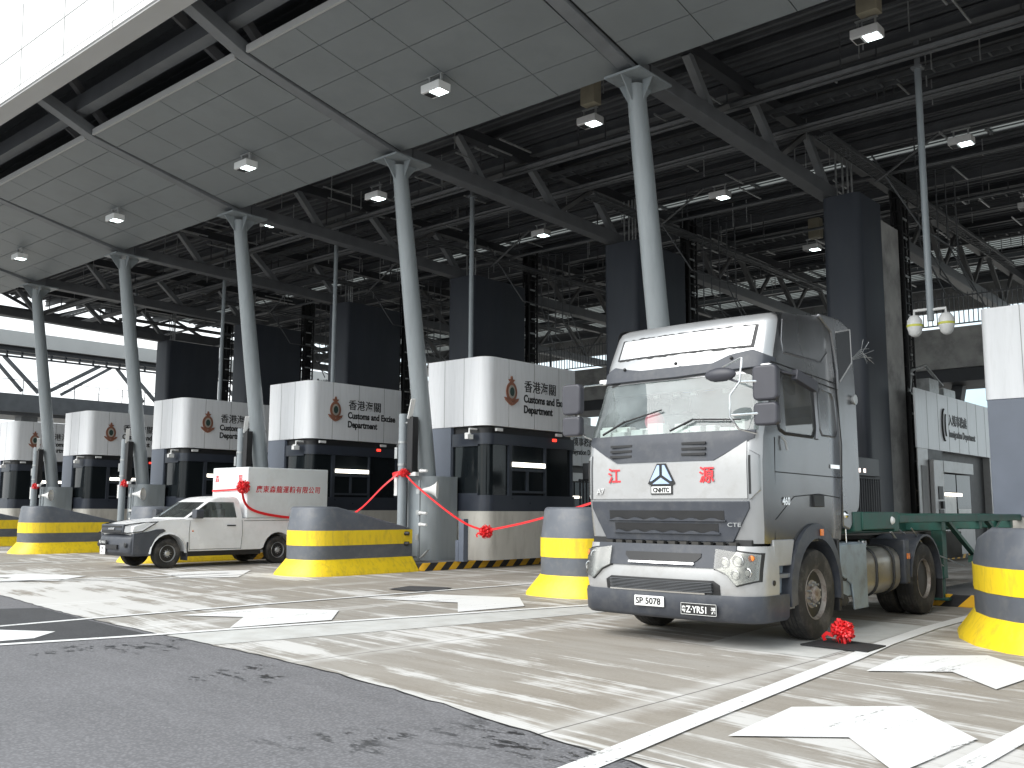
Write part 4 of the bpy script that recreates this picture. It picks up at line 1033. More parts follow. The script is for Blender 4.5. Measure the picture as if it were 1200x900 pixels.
mb = MB(); mb.prism([(-.06, 2.11), (.06, 2.11), (.19, 1.87), (.15, 1.85), (.15, 1.74), (-.15, 1.74), (-.15, 1.85), (-.19, 1.87)], 'y', yb_-.006, yb_+.012); mb.build('emblem_backing', 'plate_b', truck, smooth=0)
MB().prism([(-.135, 1.755), (.135, 1.755), (.135, 1.835), (-.135, 1.835)], 'y', yb_-.012, yb_-.006).build('emblem_plate', 'plate_w', truck, smooth=0)
text('emblem_text', 'CNHTC', .075, 'plate_b', truck, (0, yb_-.014, 1.768), ext=.003, bold=.003, sx=.85, align='CENTER')
# side flutes on the front corners
for sg_ in (-1, 1):
    q_ = patch('corner_deflector', 'silver', pw((-1.2, 2.18), (-1.12, 2.24), (1.12, 2.24), (1.2, 2.18)), pw((-1.2, 1.78), (-1.12, 1.68), (1.12, 1.68), (1.2, 1.78)), *((1.105, 1.2) if sg_ > 0 else (-1.2, -1.105)), nx=8, nz=6, off=.03, th=.04, bevel=.008)
    patch('deflector_slot', 'black', C(2.18), C(1.74), *((1.108, 1.13) if sg_ > 0 else (-1.18, -1.13)), parent=q_, nx=4, nz=6, off=.034, th=.02)
# sun visor, roof panel
def vis_y(x, z): return fy(x, z)-.10
patch('sun_visor', 'trim', pw((-1.22, 3.27), (-1.0, 3.42), (-.78, 3.37), (-.55, 3.33), (.5, 3.33), (.72, 3.42), (1.0, 3.46), (1.2, 3.36)), pw((-1.2, 3.2), (0, 3.19), (1.2, 3.24)), -1.2, 1.2, nx=34, off=.05, th=.06, bevel=.01)
for x in (-.8, 0, .75): MB().sphere((x, fy(x, 3.37)-.06, 3.37), .022).build('visor_bolt', 'black', truck)
random.seed(3)
jt = [random.uniform(-.012, .012) for _ in range(60)]
patch('roof_sign_border', 'black', lambda x: 3.80+jt[int((x+1.2)*20) % 60], lambda x: 3.505+jt[int((x+1.2)*17+9) % 60], -1.0, .98, nx=46, off=.010, th=.02)
patch('roof_sign', 'foil', C(3.785), C(3.525), -.965, .945, nx=24, off=.018, th=.02)
for sg_ in (-1, 1): MB().box(sg_*1.17-.06, sg_*1.17+.06, fy(1.1, 3.25)-.05, fy(1.1, 3.25)+.02, 3.2, 3.27).build('marker_lamp', 'plate_w', truck, bevel=.015)
# wipers
mb = MB()
for (xa, za, xb, zb, xc, zc) in ((-.93, 2.5, -.62, 2.66, -.1, 2.78), (.1, 2.5, .38, 2.63, .98, 2.6)):
    mb.tube([(x, fy(x, z)-.05, z) for x, z in ((xa, za), (xb, zb))], .014, 6); mb.tube([(x, fy(x, z)-.035, z) for x, z in ((xb-.12, zb-.06), (xb, zb), ((xb+xc)/2, (zb+zc)/2), (xc, zc))], .011, 6)
mb.build('wipers', 'black', truck)
# seams on the right side (+x) and left
for sg_ in (1, -1):
    mb = MB()
    def sl(pts, r_=.007): mb.tube([(sg_*(hwz(z)+.001), y, z) for y, z in pts], r_, 5)
    sl([(.47, 1.2), (.47, 2.4)]); sl([(1.64, 1.3), (1.64, 3.22)]); sl([(.55, 3.24), (2.4, 3.14)]); sl([(.47, 2.0), (2.4, 1.98)], .006); sl([(2.36, 1.3), (2.4, 2.4), (2.36, 3.3)])
    sl([(.47, 1.45), (.95, 1.72), (1.64, 1.76), (2.3, 1.72)], .006); sl([(.5, 3.3), (2.38, 3.22)])
    mb.build('panel_seam', 'gap', truck)
    mb = MB(); pts = [(.6, 2.5), (.75, 2.46), (1.5, 2.46), (1.58, 2.55), (1.58, 3.12), (1.5, 3.19), (.8, 3.2), (.68, 3.1), (.55, 2.62), (.6, 2.5)]
    mb.tube([(sg_*(hwz(z)+.0), y, z) for y, z in pts], .022, 6); mb.build('window_gasket', 'black', truck)
    mb = MB(); pts = [(1.62, 2.44), (1.66, 2.6), (1.66, 3.1), (1.6, 3.22)]
    mb.tube([(sg_*(hwz(z)+.004), y, z) for y, z in pts], .028, 6)
    pts = [(1.8, 2.5), (2.2, 2.5), (2.27, 2.58), (2.25, 3.0), (2.17, 3.08), (1.84, 3.1), (1.76, 3.02), (1.74, 2.58), (1.8, 2.5)]
    mb.tube([(sg_*(hwz(z)+.0), y, z) for y, z in pts], .014, 6)
    pts = [(.85, 3.45), (1.9, 3.45), (2.12, 3.6), (2.0, 3.86), (.9, 3.86), (.82, 3.6), (.85, 3.45)]
    mb.tube([(sg_*(hwz(z)-.004), y, z) for y, z in pts], .016, 6)
    mb.build('pressed_panel_edge', 'silver_shaded', truck)
    MB().box(sg_*(1.225)-.02, sg_*(1.225)+.035, 1.45, 1.75, 1.6, 1.75).build('door_handle', 'black', truck, bevel=.01)
    MB().box(sg_*1.236, sg_*1.246, 2.0, 2.28, 2.09, 2.14).build('badge', 'chrome', truck, smooth=0)
    mb = MB(); mb.tube([(sg_*1.25, .62, 2.42), (sg_*1.28, .66, 2.36), (sg_*1.28, .7, 2.26)], .014, 6); mb.build('washer_hose', 'galv', truck)
    # side deflector fins at the rear of the cab
    mb = MB(); o_ = sg_
    pts = [(2.44, 1.35), (2.66, 1.3), (3.0, 1.6), (3.06, 1.9), (3.04, 3.0), (3.0, 3.6), (2.86, 4.05), (2.55, 4.12), (1.95, 4.1), (1.95, 4.06), (2.3, 3.9), (2.44, 3.4)]
    mb.prism(pts, 'x', o_*1.14, o_*1.2); fn = mb.build('side_fin', 'silver_shaded', truck, bevel=.02)
    MB().prism([(2.5, 3.25), (2.9, 3.58), (2.88, 4.0), (2.42, 3.9)], 'x', o_*1.2, o_*1.206).build('fin_mesh', 'steel_dark', fn, smooth=0)
    mb = MB(); mb.tube([(o_*1.2, 2.5, 3.26), (o_*1.2, 2.92, 3.56), (o_*1.2, 2.9, 4.02), (o_*1.2, 2.42, 3.92)], .014, 6); mb.build('fin_rim', 'silver_pale', fn)
text('badge', '460', .13, 'chrome', truck, (1.236, .62, 1.62), '+x', bold=.002)
mb = MB(); mb.prism([(1.9, 3.98), (3.0, 3.98), (2.9, 4.08), (2.0, 4.1)], 'x', -1.14, 1.14); mb.build('roof_deflector', 'silver_shaded', truck, smooth=0)
MB().box(-1.13, 1.13, 2.43, 2.5, 1.2, 3.9).build('cab_rear_wall', 'silver_shaded', truck, smooth=0)
# bumper assembly
TB = [(.30, -.06, 1.2, .26, .72), (.34, -.10, 1.235, .28, .72), (.55, -.12, 1.245, .3, .72), (.60, -.11, 1.24, .3, .72)]
TC = [(.60, -.09, 1.225, .3, .5), (.72, -.11, 1.232, .3, .5), (.90, -.08, 1.23, .3, .5), (1.15, -.02, 1.215, .28, .5)]
def mkring(row):
    z, yf, hw, r_, yb = row; x0 = hw-r_
    half = [(x0*f_, yf+BUL*(x0*f_/hw)**2) for f_ in (0, .2, .4, .6, .8, 1)]; yc = yf+BUL*(x0/hw)**2+r_
    half += [(x0+r_*math.sin(R(t_)), yc-r_*math.cos(R(t_))) for t_ in (15, 30, 45, 60, 75, 90)]; half += [(hw, yb), (hw*.5, yb)]
    return [(x, y, z) for x, y in half]+[(0, yb, z)]+[(-x, y, z) for x, y in half[::-1][:-1]]
def mkfy(tab):
    def f(x, z):
        yf, hw, r_ = lerp_tab(tab, z, 1), lerp_tab(tab, z, 2), lerp_tab(tab, z, 3); x0 = hw-r_; ax = min(abs(x), hw)
        y = yf+BUL*(min(ax, x0)/hw)**2
        return y+(r_-math.sqrt(max(0, r_*r_-(ax-x0)**2)) if ax > x0 else 0)
    return f
fyB, fyC = mkfy(TB), mkfy(TC)
MB().rings([mkring(r_) for r_ in TB]).build('lower_bumper', 'trim', truck, 50)
MB().rings([mkring(r_) for r_ in TC]).build('bumper', 'silver_pale', truck, 50)
patch('bumper_centre', 'trim', C(1.155), pw((-.98, 1.13), (-.8, .9), (.8, .9), (.98, 1.13)), -.95, .95, nx=30, off=.018, fyf=fyC)
patch('bumper_slot', 'black', C(1.06), pw((-.5, 1.02), (-.42, .95), (.46, .95), (.54, 1.02)), -.5, .54, nx=20, off=.03, fyf=fyC)
patch('bumper_trim', 'chrome', C(.955), C(.93), -.44, .46, nx=12, nz=1, off=.045, fyf=fyC)
patch('lower_intake', 'black', pw((-.8, .7), (-.72, .76), (.72, .76), (.8, .7)), C(.605), -.78, .78, nx=20, off=.012, fyf=fyC)
patch('step_plate', 'chrome', C(.618), C(.6), -.72, .6, nx=12, nz=1, off=.03, fyf=fyC, th=.12)
mb = MB()
for i in range(7): z = .63+i*.017; mb.beam((-.7, fyC(0, z)-.0, z), (.7, fyC(0, z)-.0, z), .03, .006)
mb.build('intake_mesh', 'steel', truck, smooth=0)
mb = MB()
for i in range(12):
    x = -.85+i*.155; mb.box(x, x+.09, fyC(x, 1.15)+.0, fyC(x, 1.15)+.06, 1.155, 1.19)
mb.build('gap_fittings', 'chassis', truck, smooth=0)
MB().box(-1.1, 1.1, .1, .5, 1.15, 1.22).build('front_gap', 'black', truck, smooth=0)
for sg_ in (-1, 1):
    xa, xb = sorted((sg_*.72, sg_*1.185))
    tp = pw((xa, 1.12), (xb, 1.06)) if sg_ > 0 else pw((xa, 1.06), (xb, 1.12))
    bt = pw((.72, .9), (.86, .84), (.98, .72), (1.185, .78)) if sg_ > 0 else pw((-1.185, .78), (-.98, .72), (-.86, .84), (-.72, .9))
    patch('headlight_surround', 'black', lambda x, tp=tp: tp(x)+.018, lambda x, bt=bt: bt(x)-.018, xa-.02, xb+.02, nx=16, off=.006, th=.02, fyf=fyC)
    hl = patch('headlight', 'headback', tp, bt, xa, xb, nx=14, off=.012, th=.02, fyf=fyC)
    for (x, z, r_) in ((.83, .965, .062), (.99, .99, .07), (.97, .835, .055), (1.09, .86, .058)):
        x *= sg_; mb = MB(); y = fyC(x, z)-.012
        mb.lathe([(r_, 0), (r_, -.018), (r_*.85, -.02), (r_*.8, -.004)], axis='y', c=(x, y, z), n=18); mb.build('lamp_ring', 'chrome', hl)
        MB().sphere((x, y+.0, z), r_*.6, sy=.5, n=12).build('bulb', 'plate_w', hl)
    x = sg_*1.12; MB().lathe([(.035, 0), (.035, -.03), (.01, -.035)], axis='y', c=(x, fyC(x, 1.02)-.01, 1.02), n=14).build('turn_lamp', 'amber', hl)
    patch('headlight_lens', 'headlens', tp, bt, xa, xb, parent=hl, nx=14, off=.05, th=.004, fyf=fyC)
MB().lathe([(.03, 0), (.03, .01)], axis='x', c=(1.235, .35, .62+.12), n=12).build('tow_hole', 'black', truck)
# plates
pl = MB().box(-.17-.16, .24-.16, fyB(0, .5)-.025, fyB(0, .5)-.012, .43, .55).build('front_plate', 'plate_w', truck, bevel=.004)
text('plate_text', 'SP 5078', .105, 'plate_b', pl, (-.31, fyB(0, .5)-.027, .455), ext=.002, bold=.002, sx=1.02)
y_ = fyB(.55, .45)-.03
pl = MB().box(.3, .76, y_, y_+.012, .37, .50).build('second_plate', 'plate_b', truck, bevel=.004); pl.rotation_euler = (0, 0, 0)
text('plate_text', '粤', .08, 'plate_w', pl, (.31, y_-.002, .4), ext=.002, bold=.001, sx=.7)
text('plate_text', 'Z·YR51', .105, 'plate_w', pl, (.37, y_-.002, .395), ext=.002, bold=.002, sx=.85)
text('plate_text', '港', .08, 'plate_w', pl, (.69, y_-.002, .4), ext=.002, bold=.001, sx=.75)
mb = MB(); mb.box(.3, .76, y_-.004, y_, .37, .374); mb.box(.3, .76, y_-.004, y_, .496, .5); mb.box(.3, .304, y_-.004, y_, .37, .5); mb.box(.756, .76, y_-.004, y_, .37, .5); mb.build('plate_rim', 'plate_w', pl, smooth=0)
# lower side: skirt, steps, arches
for sg_ in (1, -1):
    mb = MB(); mb.prism([(.4, .92), (.84, .92), (.9, 1.1), (.94, 1.22), (.4, 1.22)], 'x', sg_*1.17, sg_*1.222); mb.build('skirt', 'silver_pale', truck, bevel=.015)
    mb = MB(); mb.box(sg_*1.0, sg_*1.12, .42, .9, .36, .92) if sg_ > 0 else mb.box(-1.12, -1.0, .42, .9, .36, .92); mb.build('step_recess', 'bluegrey', truck, smooth=0)
    mb = MB()
    for z in (.42, .78):
        xs_ = sorted((sg_*1.02, sg_*1.22)); mb.box(xs_[0], xs_[1], .44, .9, z, z+.05)
    mb.build('step', 'steel_mid', truck, bevel=.01)
    # wheel arch ring
    cy_, cz_ = 1.5, .56; inn, outr = [], []
    for i in range(19):
        t_ = R(-8+i*196/18); inn.append((cy_+.62*math.cos(t_), cz_+.66*math.sin(t_))); outr.append((cy_+.74*math.cos(t_), cz_+.84*math.sin(t_)))
    mb = MB(); rr = []
    for (a_, b_) in zip(inn, outr): rr.append([(sg_*.86, *a_), (sg_*1.27, *a_), (sg_*1.25, *b_), (sg_*.86, *b_)])
    mb.rings(rr); mb.build('wheel_arch', 'trim', truck, 50)
    MB().box(min(sg_*1.272, sg_*1.285), max(sg_*1.272, sg_*1.285), 1.55, 1.63, 1.25, 1.33).build('arch_reflector', 'amber', truck, smooth=0)
    mb = MB(); mb.box(min(sg_*.9, sg_*1.24), max(sg_*.9, sg_*1.24), 2.14, 2.2, .3, 1.2); mb.build('mudguard', 'black', truck, bevel=.01)
# wheels
def wheel(parent, x, y, r_, wd, sg_, tm='tyre', rm='rim', holes=10, rr=.56, name='wheel', dish=.0):
    wh = bpy.data.objects.new(name, None); col.objects.link(wh); wh.parent = parent; wh.location = (x, y, r_); wh.empty_display_size = .1
    h = wd/2
    MB().lathe([(r_*rr, -h*.8), (r_*.9, -h), (r_*.965, -h*.92), (r_*.995, -h*.7), (r_, 0), (r_*.995, h*.7), (r_*.965, h*.92), (r_*.9, h), (r_*.72, h*1.03), (r_*rr, h*.85), (r_*rr*.97, 0)], axis='x', n=44, cap=False).build('tyre', tm, wh, 35)
    mb = MB()
    for q in (-.5, -.17, .17, .5): mb.lathe([(r_*1.001, h*q-.006), (r_*1.004, h*q-.006), (r_*1.004, h*q+.006), (r_*1.001, h*q+.006)], axis='x', n=44)
    mb.build('tread_groove', 'black', wh)
    R0 = r_*rr; f_ = sg_*h
    MB().lathe([(R0, f_*.86), (R0*.97, f_*.9), (R0*.92, f_*.55), (R0*.86, f_*(.35-dish)), (R0*.74, f_*(.5-dish)), (R0*.5, f_*(.55-dish)), (R0*.36, f_*(.6-dish)), (R0*.34, f_*(.85-dish*.6)), (R0*.26, f_*(1.0-dish*.6)), (.001, f_*(1.04-dish*.6))], axis='x', n=36, cap=False).build('rim', rm, wh, 30)
    mb = MB()
    for i in range(holes):
        t_ = 2*PI*i/holes; rad = R0*.8; cc = (0, rad*math.cos(t_), rad*math.sin(t_)); xx = f_*(.435-dish)
        mb.lathe([(R0*(.15 if r_ > .5 else .09), min(xx, xx+sg_*.016)), (R0*(.15 if r_ > .5 else .09), max(xx, xx+sg_*.016)+.0)], axis='x', c=(0, cc[1], cc[2]), n=10)
    mb.build('hand_holes', 'black', wh)
    mb = MB()
    for i in range(10):
        t_ = 2*PI*(i+.5)/10; xx = f_*(.55-dish)
        mb.lathe([(.016 if r_ > .5 else .008, min(xx, xx+sg_*.05)), (.016 if r_ > .5 else .008, max(xx, xx+sg_*.05))], axis='x', c=(0, R0*.45*math.cos(t_), R0*.45*math.sin(t_)), n=6)
    mb.build('wheel_nuts', 'galv', wh)
    return wh
for sg_ in (1, -1): wheel(truck, sg_*1.08, 1.5, .545, .31, sg_)
for sg_ in (1, -1):
    wheel(truck, sg_*1.06, 5.45, .535, .28, sg_, dish=.9); wheel(truck, sg_*.74, 5.45, .535, .28, sg_, dish=.9)
# chassis
mb = MB()
for sg_ in (-1, 1): mb.box(sg_*.43-.04, sg_*.43+.04, .6, 6.6, .68, .98)
for y_ in (2.6, 3.6, 4.6, 6.5): mb.box(-.4, .4, y_, y_+.12, .7, .95)
mb.tube([(-1.0, 1.5, .52), (1.0, 1.5, .52)], .07, 8); mb.tube([(-1.0, 5.45, .53), (1.0, 5.45, .53)], .11, 10); mb.sphere((0, 5.45, .53), .26)
mb.box(-.35, .35, .7, 2.2, .55, 1.15)
mb.build('chassis_frame', 'chassis', truck, smooth=0)
mb = MB(); mb.prism(rrect(-.5, .5, 4.7, 6.3, .3), 'z', 1.12, 1.18); mb.box(-.45, .45, 5.2, 5.8, .98, 1.12); mb.build('fifth_wheel', 'chassis', truck)
# fuel tank, air box, battery cover on the near side
for sg_ in (1, -1):
    mb = MB(); cyl = []
    for yv in (3.2, 3.23, 4.42, 4.45):
        r_ = .3 if yv in (3.2, 4.45) else .315
        cyl.append([(sg_*.88+p[0]*r_/.315, yv, .72+p[1]*r_/.315) for p in rrect(-.315, .315, -.33, .33, .22, 5)])
    mb.rings(cyl); tk = mb.build('fuel_tank', 'tank', truck)
    mb = MB()
    for yv in (3.5, 4.15):
        ring = [(sg_*.88+p[0], yv, .72+p[1]) for p in rrect(-.325, .325, -.34, .34, .23, 5)]; mb.tube(ring+[ring[0]], .022, 6)
    parts(mb, 'tank_strap', 'black', tk)
    MB().lathe([(.06, 0), (.06, .08), (.02, .1)], c=(sg_*.88, 3.85, 1.05), n=14).build('filler_cap', 'chrome', tk)
mb = MB(); mb.prism([(2.3, 1.12), (3.18, 1.12), (3.18, .27), (2.72, .27), (2.66, .6), (2.3, .75)], 'x', 1.17, 1.2); bc = mb.build('side_cover', 'bluegrey', truck, bevel=.012)
mb = MB(); mb.box(.6, 1.17, 2.3, 3.15, 1.08, 1.14); mb.box(.62, 1.16, 2.4, 3.1, .45, 1.08); mb.build('air_tank_box', 'bluegrey', truck, bevel=.012)
mb = MB(); mb.tube([(1.1, 2.35, .45), (1.1, 2.55, .4)], .09, 10); mb.tube([(1.05, 2.3, .7), (1.18, 2.5, .68)], .03, 8); mb.build('brake_fitting', 'chassis', truck)
# rear fenders
for sg_ in (1, -1):
    rr = []; 
    for i in range(15):
        t_ = R(5+i*178/14); ca, sa = math.cos(t_), math.sin(t_)
        rr.append([(sg_*.58, 5.45-.66*ca, .535+.64*sa), (sg_*1.24, 5.45-.66*ca, .535+.64*sa), (sg_*1.24, 5.45-.69*ca, .535+.67*sa), (sg_*.58, 5.45-.69*ca, .535+.67*sa)])
    mb = MB(); mb.rings(rr); fd = mb.build('rear_fender', 'trim', truck, 50)
    MB().box(min(sg_*.7, sg_*1.235), max(sg_*.7, sg_*1.235), 4.56, 4.74, .5, 1.15).build('fender_panel', 'trim', truck, bevel=.03)
    mb = MB(); mb.box(min(sg_*.7, sg_*1.23), max(sg_*.7, sg_*1.23), 6.12, 6.15, .2, .75); mb.build('mudflap', 'black', truck, smooth=0)
    MB().box(min(sg_*1.236, sg_*1.25), max(sg_*1.236, sg_*1.25), 4.6, 4.7, .86, .94).build('side_marker', 'amber', truck, smooth=0)
mb = MB(); mb.tube([(.9, 2.45, 1.5), (1.05, 2.8, 1.45), (1.15, 2.6, 1.52)], .035, 6); mb.sphere((1.18, 2.52, 1.5), .06); mb.tube([(1.15, 2.62, 1.5), (1.16, 2.62, .95)], .008, 5); mb.build('air_hose', 'chrome', truck)
mb = MB(); mb.lathe([(.04, 0), (.07, .05), (.07, .07)], axis='x', c=(1.18, 2.9, 3.05), n=12); mb.build('rear_lamp', 'galv', truck)
random.seed(6); mb = MB()
for i in range(12): mb.tube([(1.15, 2.98, 3.6), (1.2, 3.25+.08*random.random(), 3.65+.18*random.random()), (1.2+.1*random.random(), 3.3+.25*random.random(), 3.6+.4*random.random())], .0025, 4)
mb.build('straw_bundle', 'galv', truck)
# mirrors
for sg_ in (1, -1):
    mb = MB()
    mb.tube([(sg_*1.12, .35, 3.2), (sg_*1.25, .12, 3.16), (sg_*1.33, .09, 3.05), (sg_*1.33, .09, 2.6), (sg_*1.24, .12, 2.5), (sg_*1.2, .25, 2.46)] if sg_ < 0 else
            [(.7, .25, 3.24), (1.05, .05, 3.3), (1.12, -.05, 3.28), (1.12, -.12, 3.0), (1.03, -.18, 2.85), (1.02, -.18, 2.6), (1.1, -.12, 2.46), (1.2, .1, 2.42)], .012, 8)
    if sg_ > 0: mb.tube([(1.12, -.1, 3.0), (1.35, .0, 3.0)], .014, 6); mb.tube([(1.02, -.16, 2.62), (1.35, 0, 2.64)], .014, 6)
    arm = mb.build('mirror_arm', 'chrome', truck)
    x = 1.38 if sg_ > 0 else -1.36
    mb = MB(); mb.prism(rrect(x-.15, x+.15, 2.78, 3.18, .06), 'y', -.04, .07); mb.build('mirror', 'plastic', truck, bevel=.025, seg=3)
    mb = MB(); mb.prism(rrect(x-.145, x+.145, 2.5, 2.755, .05), 'y', -.04, .07); mb.build('mirror', 'plastic', truck, bevel=.025, seg=3)
mb = MB(); mb.sphere((.88, -.12, 3.1), .2, sx=1, sy=.35, sz=.42, n=20); mb.tube([(.95, -.1, 3.06), (1.1, -.12, 3.0)], .015, 6); mb.build('kerb_mirror', 'plastic', truck)
mb = MB(); mb.tube([(1.22, .75, 3.2), (1.33, .95, 3.17)], .018, 6); mb.beam((1.3, .92, 3.18), (1.36, 1.36, 3.06), .08, .13); mb.build('side_mirror', 'plastic', truck, bevel=.04, seg=3)

# ================================================================== trailer
tr = thing('skeletal_trailer', 'green skeletal container trailer frame coupled behind the silver truck', 'trailer', (TX, TY+2.75, 0))
mb = MB()
for sg_ in (-1, 1): mb.box(sg_*.55-.08, sg_*.55+.08, .3, 11.5, 1.22, 1.5)
mb.box(-1.22, 1.22, 0, .25, 1.28, 1.54); mb.box(-1.22, 1.22, 1.45, 1.65, 1.26, 1.54); mb.box(1.1, 1.24, .25, 1.45, 1.3, 1.54); mb.box(-1.24, -1.1, .25, 1.45, 1.3, 1.54)
for y_ in (3.6, 5.6, 7.6, 9.5, 11.3): mb.box(-1.2, 1.2, y_, y_+.18, 1.24, 1.5)
for sg_ in (-1, 1): mb.box(sg_*1.18-.05, sg_*1.18+.05, 1.65, 11.5, 1.38, 1.5)
mb.build('frame', 'green', tr, bevel=.012)
mb = MB()
for y_ in (4.0, 6.2): mb.beam((1.15, y_, 1.4), (1.15, y_+1.5, .75), .08, .06); mb.beam((1.15, y_+3, 1.4), (1.15, y_+1.5, .75), .08, .06)
mb.box(1.1, 1.2, 5.2, 7.6, .68, .8); mb.build('side_brace', 'green', tr, smooth=0)
for sg_ in (-1, 1):
    mb = MB(); mb.box(sg_*.95-.09, sg_*.95+.09, 4.1, 4.3, .45, 1.3); mb.box(sg_*.95-.06, sg_*.95+.06, 4.14, 4.26, .15, .5); mb.box(sg_*.95-.15, sg_*.95+.15, 4.05, 4.35, .1, .15); mb.build('landing_leg', 'green', tr, bevel=.01)
for sg_ in (-1, 1):
    MB().lathe([(.06, 0), (.04, .03), (.01, .035)], axis='x', c=(sg_*1.245 if sg_ > 0 else -1.28, 1.3, 1.42), n=12).build('twist_lock', 'white_metal', tr)
    for y_ in (8.6, 9.9): wheel(tr, sg_*1.0, y_, .52, .28, sg_, dish=.8)
mb = MB(); mb.tube([(1.2, 2.2, 1.3), (1.1, 3.4, .8), (1.0, 4.4, .6)], .012, 5); mb.tube([(.9, 2.4, 1.3), (1.0, 3.6, .9), (1.1, 5.0, .62)], .012, 5); mb.tube([(1.0, 1.9, 1.25), (1.05, 2.3, .95), (1.05, 2.9, .9)], .02, 6)
mb.build('hoses', 'galv', tr)
mb = MB(); mb.box(-.9, .9, 4.6, 5.6, .75, 1.2); mb.build('tool_box', 'chassis', tr, bevel=.02)

# ================================================================== pickup
pk = thing('box_pickup', 'white pickup with a tall white cargo box and red ribbon bow, leaving the next lane', 'pickup truck', (-24.36, 12.15, 0))
pk.scale = (1.04, 1.1, 1.1)
HW = .885
def arch(cy_, r_, z0, rev=False):
    p = [(cy_+r_*math.cos(R(t_)), max(z0, .35+r_*math.sin(R(t_)))) for t_ in range(180, -1, -15)]
    return p
WB0, WB1 = .93, 4.02
prof = [(.2, .42)] + [(.5, .36)] + arch(WB0, .45, .38) + [(1.4, .38), (3.5, .38)] + arch(WB1, .45, .42) + [(4.9, .5), (5.0, .6), (5.0, 1.16), (2.92, 1.16), (1.35, 1.16), (.9, 1.13), (.35, 1.06), (.1, .98), (.06, .84), (.14, .72), (.16, .55)]
mb = MB(); n_ = len(prof); vs = []
def hwp(y, z):
    h_ = HW
    if y < .5: h_ *= .86+.14*math.sqrt(max(0, min(1, y/.5)))
    if z > .8: h_ -= .05*(z-.8)/.35
    return h_
for sg_ in (-1, 1):
    for y, z in prof: vs.append((sg_*hwp(y, z), y, z))
mb.add(vs, [tuple(range(n_))[::-1], tuple(range(n_, 2*n_))]+[(i, (i+1) % n_, n_+(i+1) % n_, n_+i) for i in range(n_)])
mb.build('body', 'white_paint', pk, smooth=30, bevel=.035, seg=3)
# greenhouse
G = [(1.12, 1.2, .84, .12, 2.95), (1.18, 1.28, .83, .12, 2.95), (1.56, 1.88, .74, .12, 2.9), (1.62, 2.0, .725, .12, 2.88), (1.68, 2.18, .69, .14, 2.84), (1.71, 2.45, .6, .14, 2.78)]
def gring(row):
    z, yf, hw, r_, yb = row; x0 = hw-r_; half = [(x0*f_, yf+.08*(x0*f_/hw)**2) for f_ in (0, .5, 1)]; yc = yf+.08+r_*.6
    half += [(x0+r_*math.sin(R(t_)), yc-r_*.6*math.cos(R(t_))) for t_ in (30, 60, 90)]
    yw = max(yc+.08, 1.66 if z < 1.3 else 2.2); half += [(hw, yw), (hw, yb-.16), (hw, yb), (hw*.5, yb+.02)]
    return [(x, y, z) for x, y in half]+[(0, yb+.02, z)]+[(-x, y, z) for x, y in half[::-1][:-1]]
rs = [gring(r_) for r_ in G]; n_ = len(rs[0]); verts = [p for r_ in rs for p in r_]; bf, wf, sf = [], [], []
nh = 10
for i in range(len(G)-1):
    for j in range(n_):
        a_ = i*n_+j; b_ = i*n_+(j+1) % n_; f = (a_, b_, b_+n_, a_+n_); jj = j if j < nh else n_-1-j
        if i == 1 and jj <= 2: wf.append(f)
        elif i == 1 and jj in (5, 6): sf.append(f)
        else: bf.append(f)
bf.append(tuple((len(G)-1)*n_+j for j in range(n_)))
submesh('cab_roof', bf, 'white_paint', pk, 40)
submesh('windscreen', wf, 'pickglass', pk, 40)
for s_ in (1, -1): submesh('side_window', [f for f in sf if (sum(verts[i][0] for i in f)/4)*s_ > 0], 'pickglass', pk, 40)
MB().box(-.7, .7, 1.7, 2.5, .9, 1.12).build('cab_interior', 'interior', pk, smooth=0)
mb = MB()
for x in (-.38, .38): mb.box(x-.22, x+.22, 2.45, 2.6, 1.1, 1.4); mb.box(x-.12, x+.12, 2.47, 2.57, 1.4, 1.52)
mb.build('seats', 'dashgrey', pk, bevel=.03)
MB().box(-.7, .7, 1.38, 1.6, 1.0, 1.12).build('dashboard', 'dashgrey', pk, bevel=.02)
# dark front bumper, grille, lamps
mb = MB(); bumper = [(-.06, .38), (.02, .3), (.5, .3), (.5, .7), (.4, .82), (.1, .83), (-.04, .72), (-.08, .52)]
vs = []
for sg_ in (-1, 1):
    for y, z in bumper: vs.append((sg_*(hwp(max(y, 0), z)+.015), y, z))
n_ = len(bumper)
xs = [-1, -.8, -.45, 0, .45, .8, 1]; rr = []
for q in xs: rr.append([(q*(hwp(max(y, 0), z)+.02), y+(.10*abs(q)**3 if y < .4 else 0), z) for y, z in bumper])
mb.rings(rr); mb.build('front_bumper', 'trim', pk, 35, bevel=.02)
mb = MB(); mb.box(-.56, .56, -.05, .1, .82, 1.03); g_ = mb.build('grille', 'trim', pk, bevel=.03)
mb = MB(); mb.box(-.5, .5, -.06, -.05, .845, .895); mb.box(-.5, .5, -.06, -.05, .955, .995); mb.build('grille_bar', 'black', g_, smooth=0)
MB().box(-.15, .15, -.075, -.06, .9, .95).build('maker_badge', 'chrome', g_, bevel=.006)
MB().box(-.4, .4, -.105, -.06, .46, .56).build('lower_intake', 'black', pk, smooth=0)
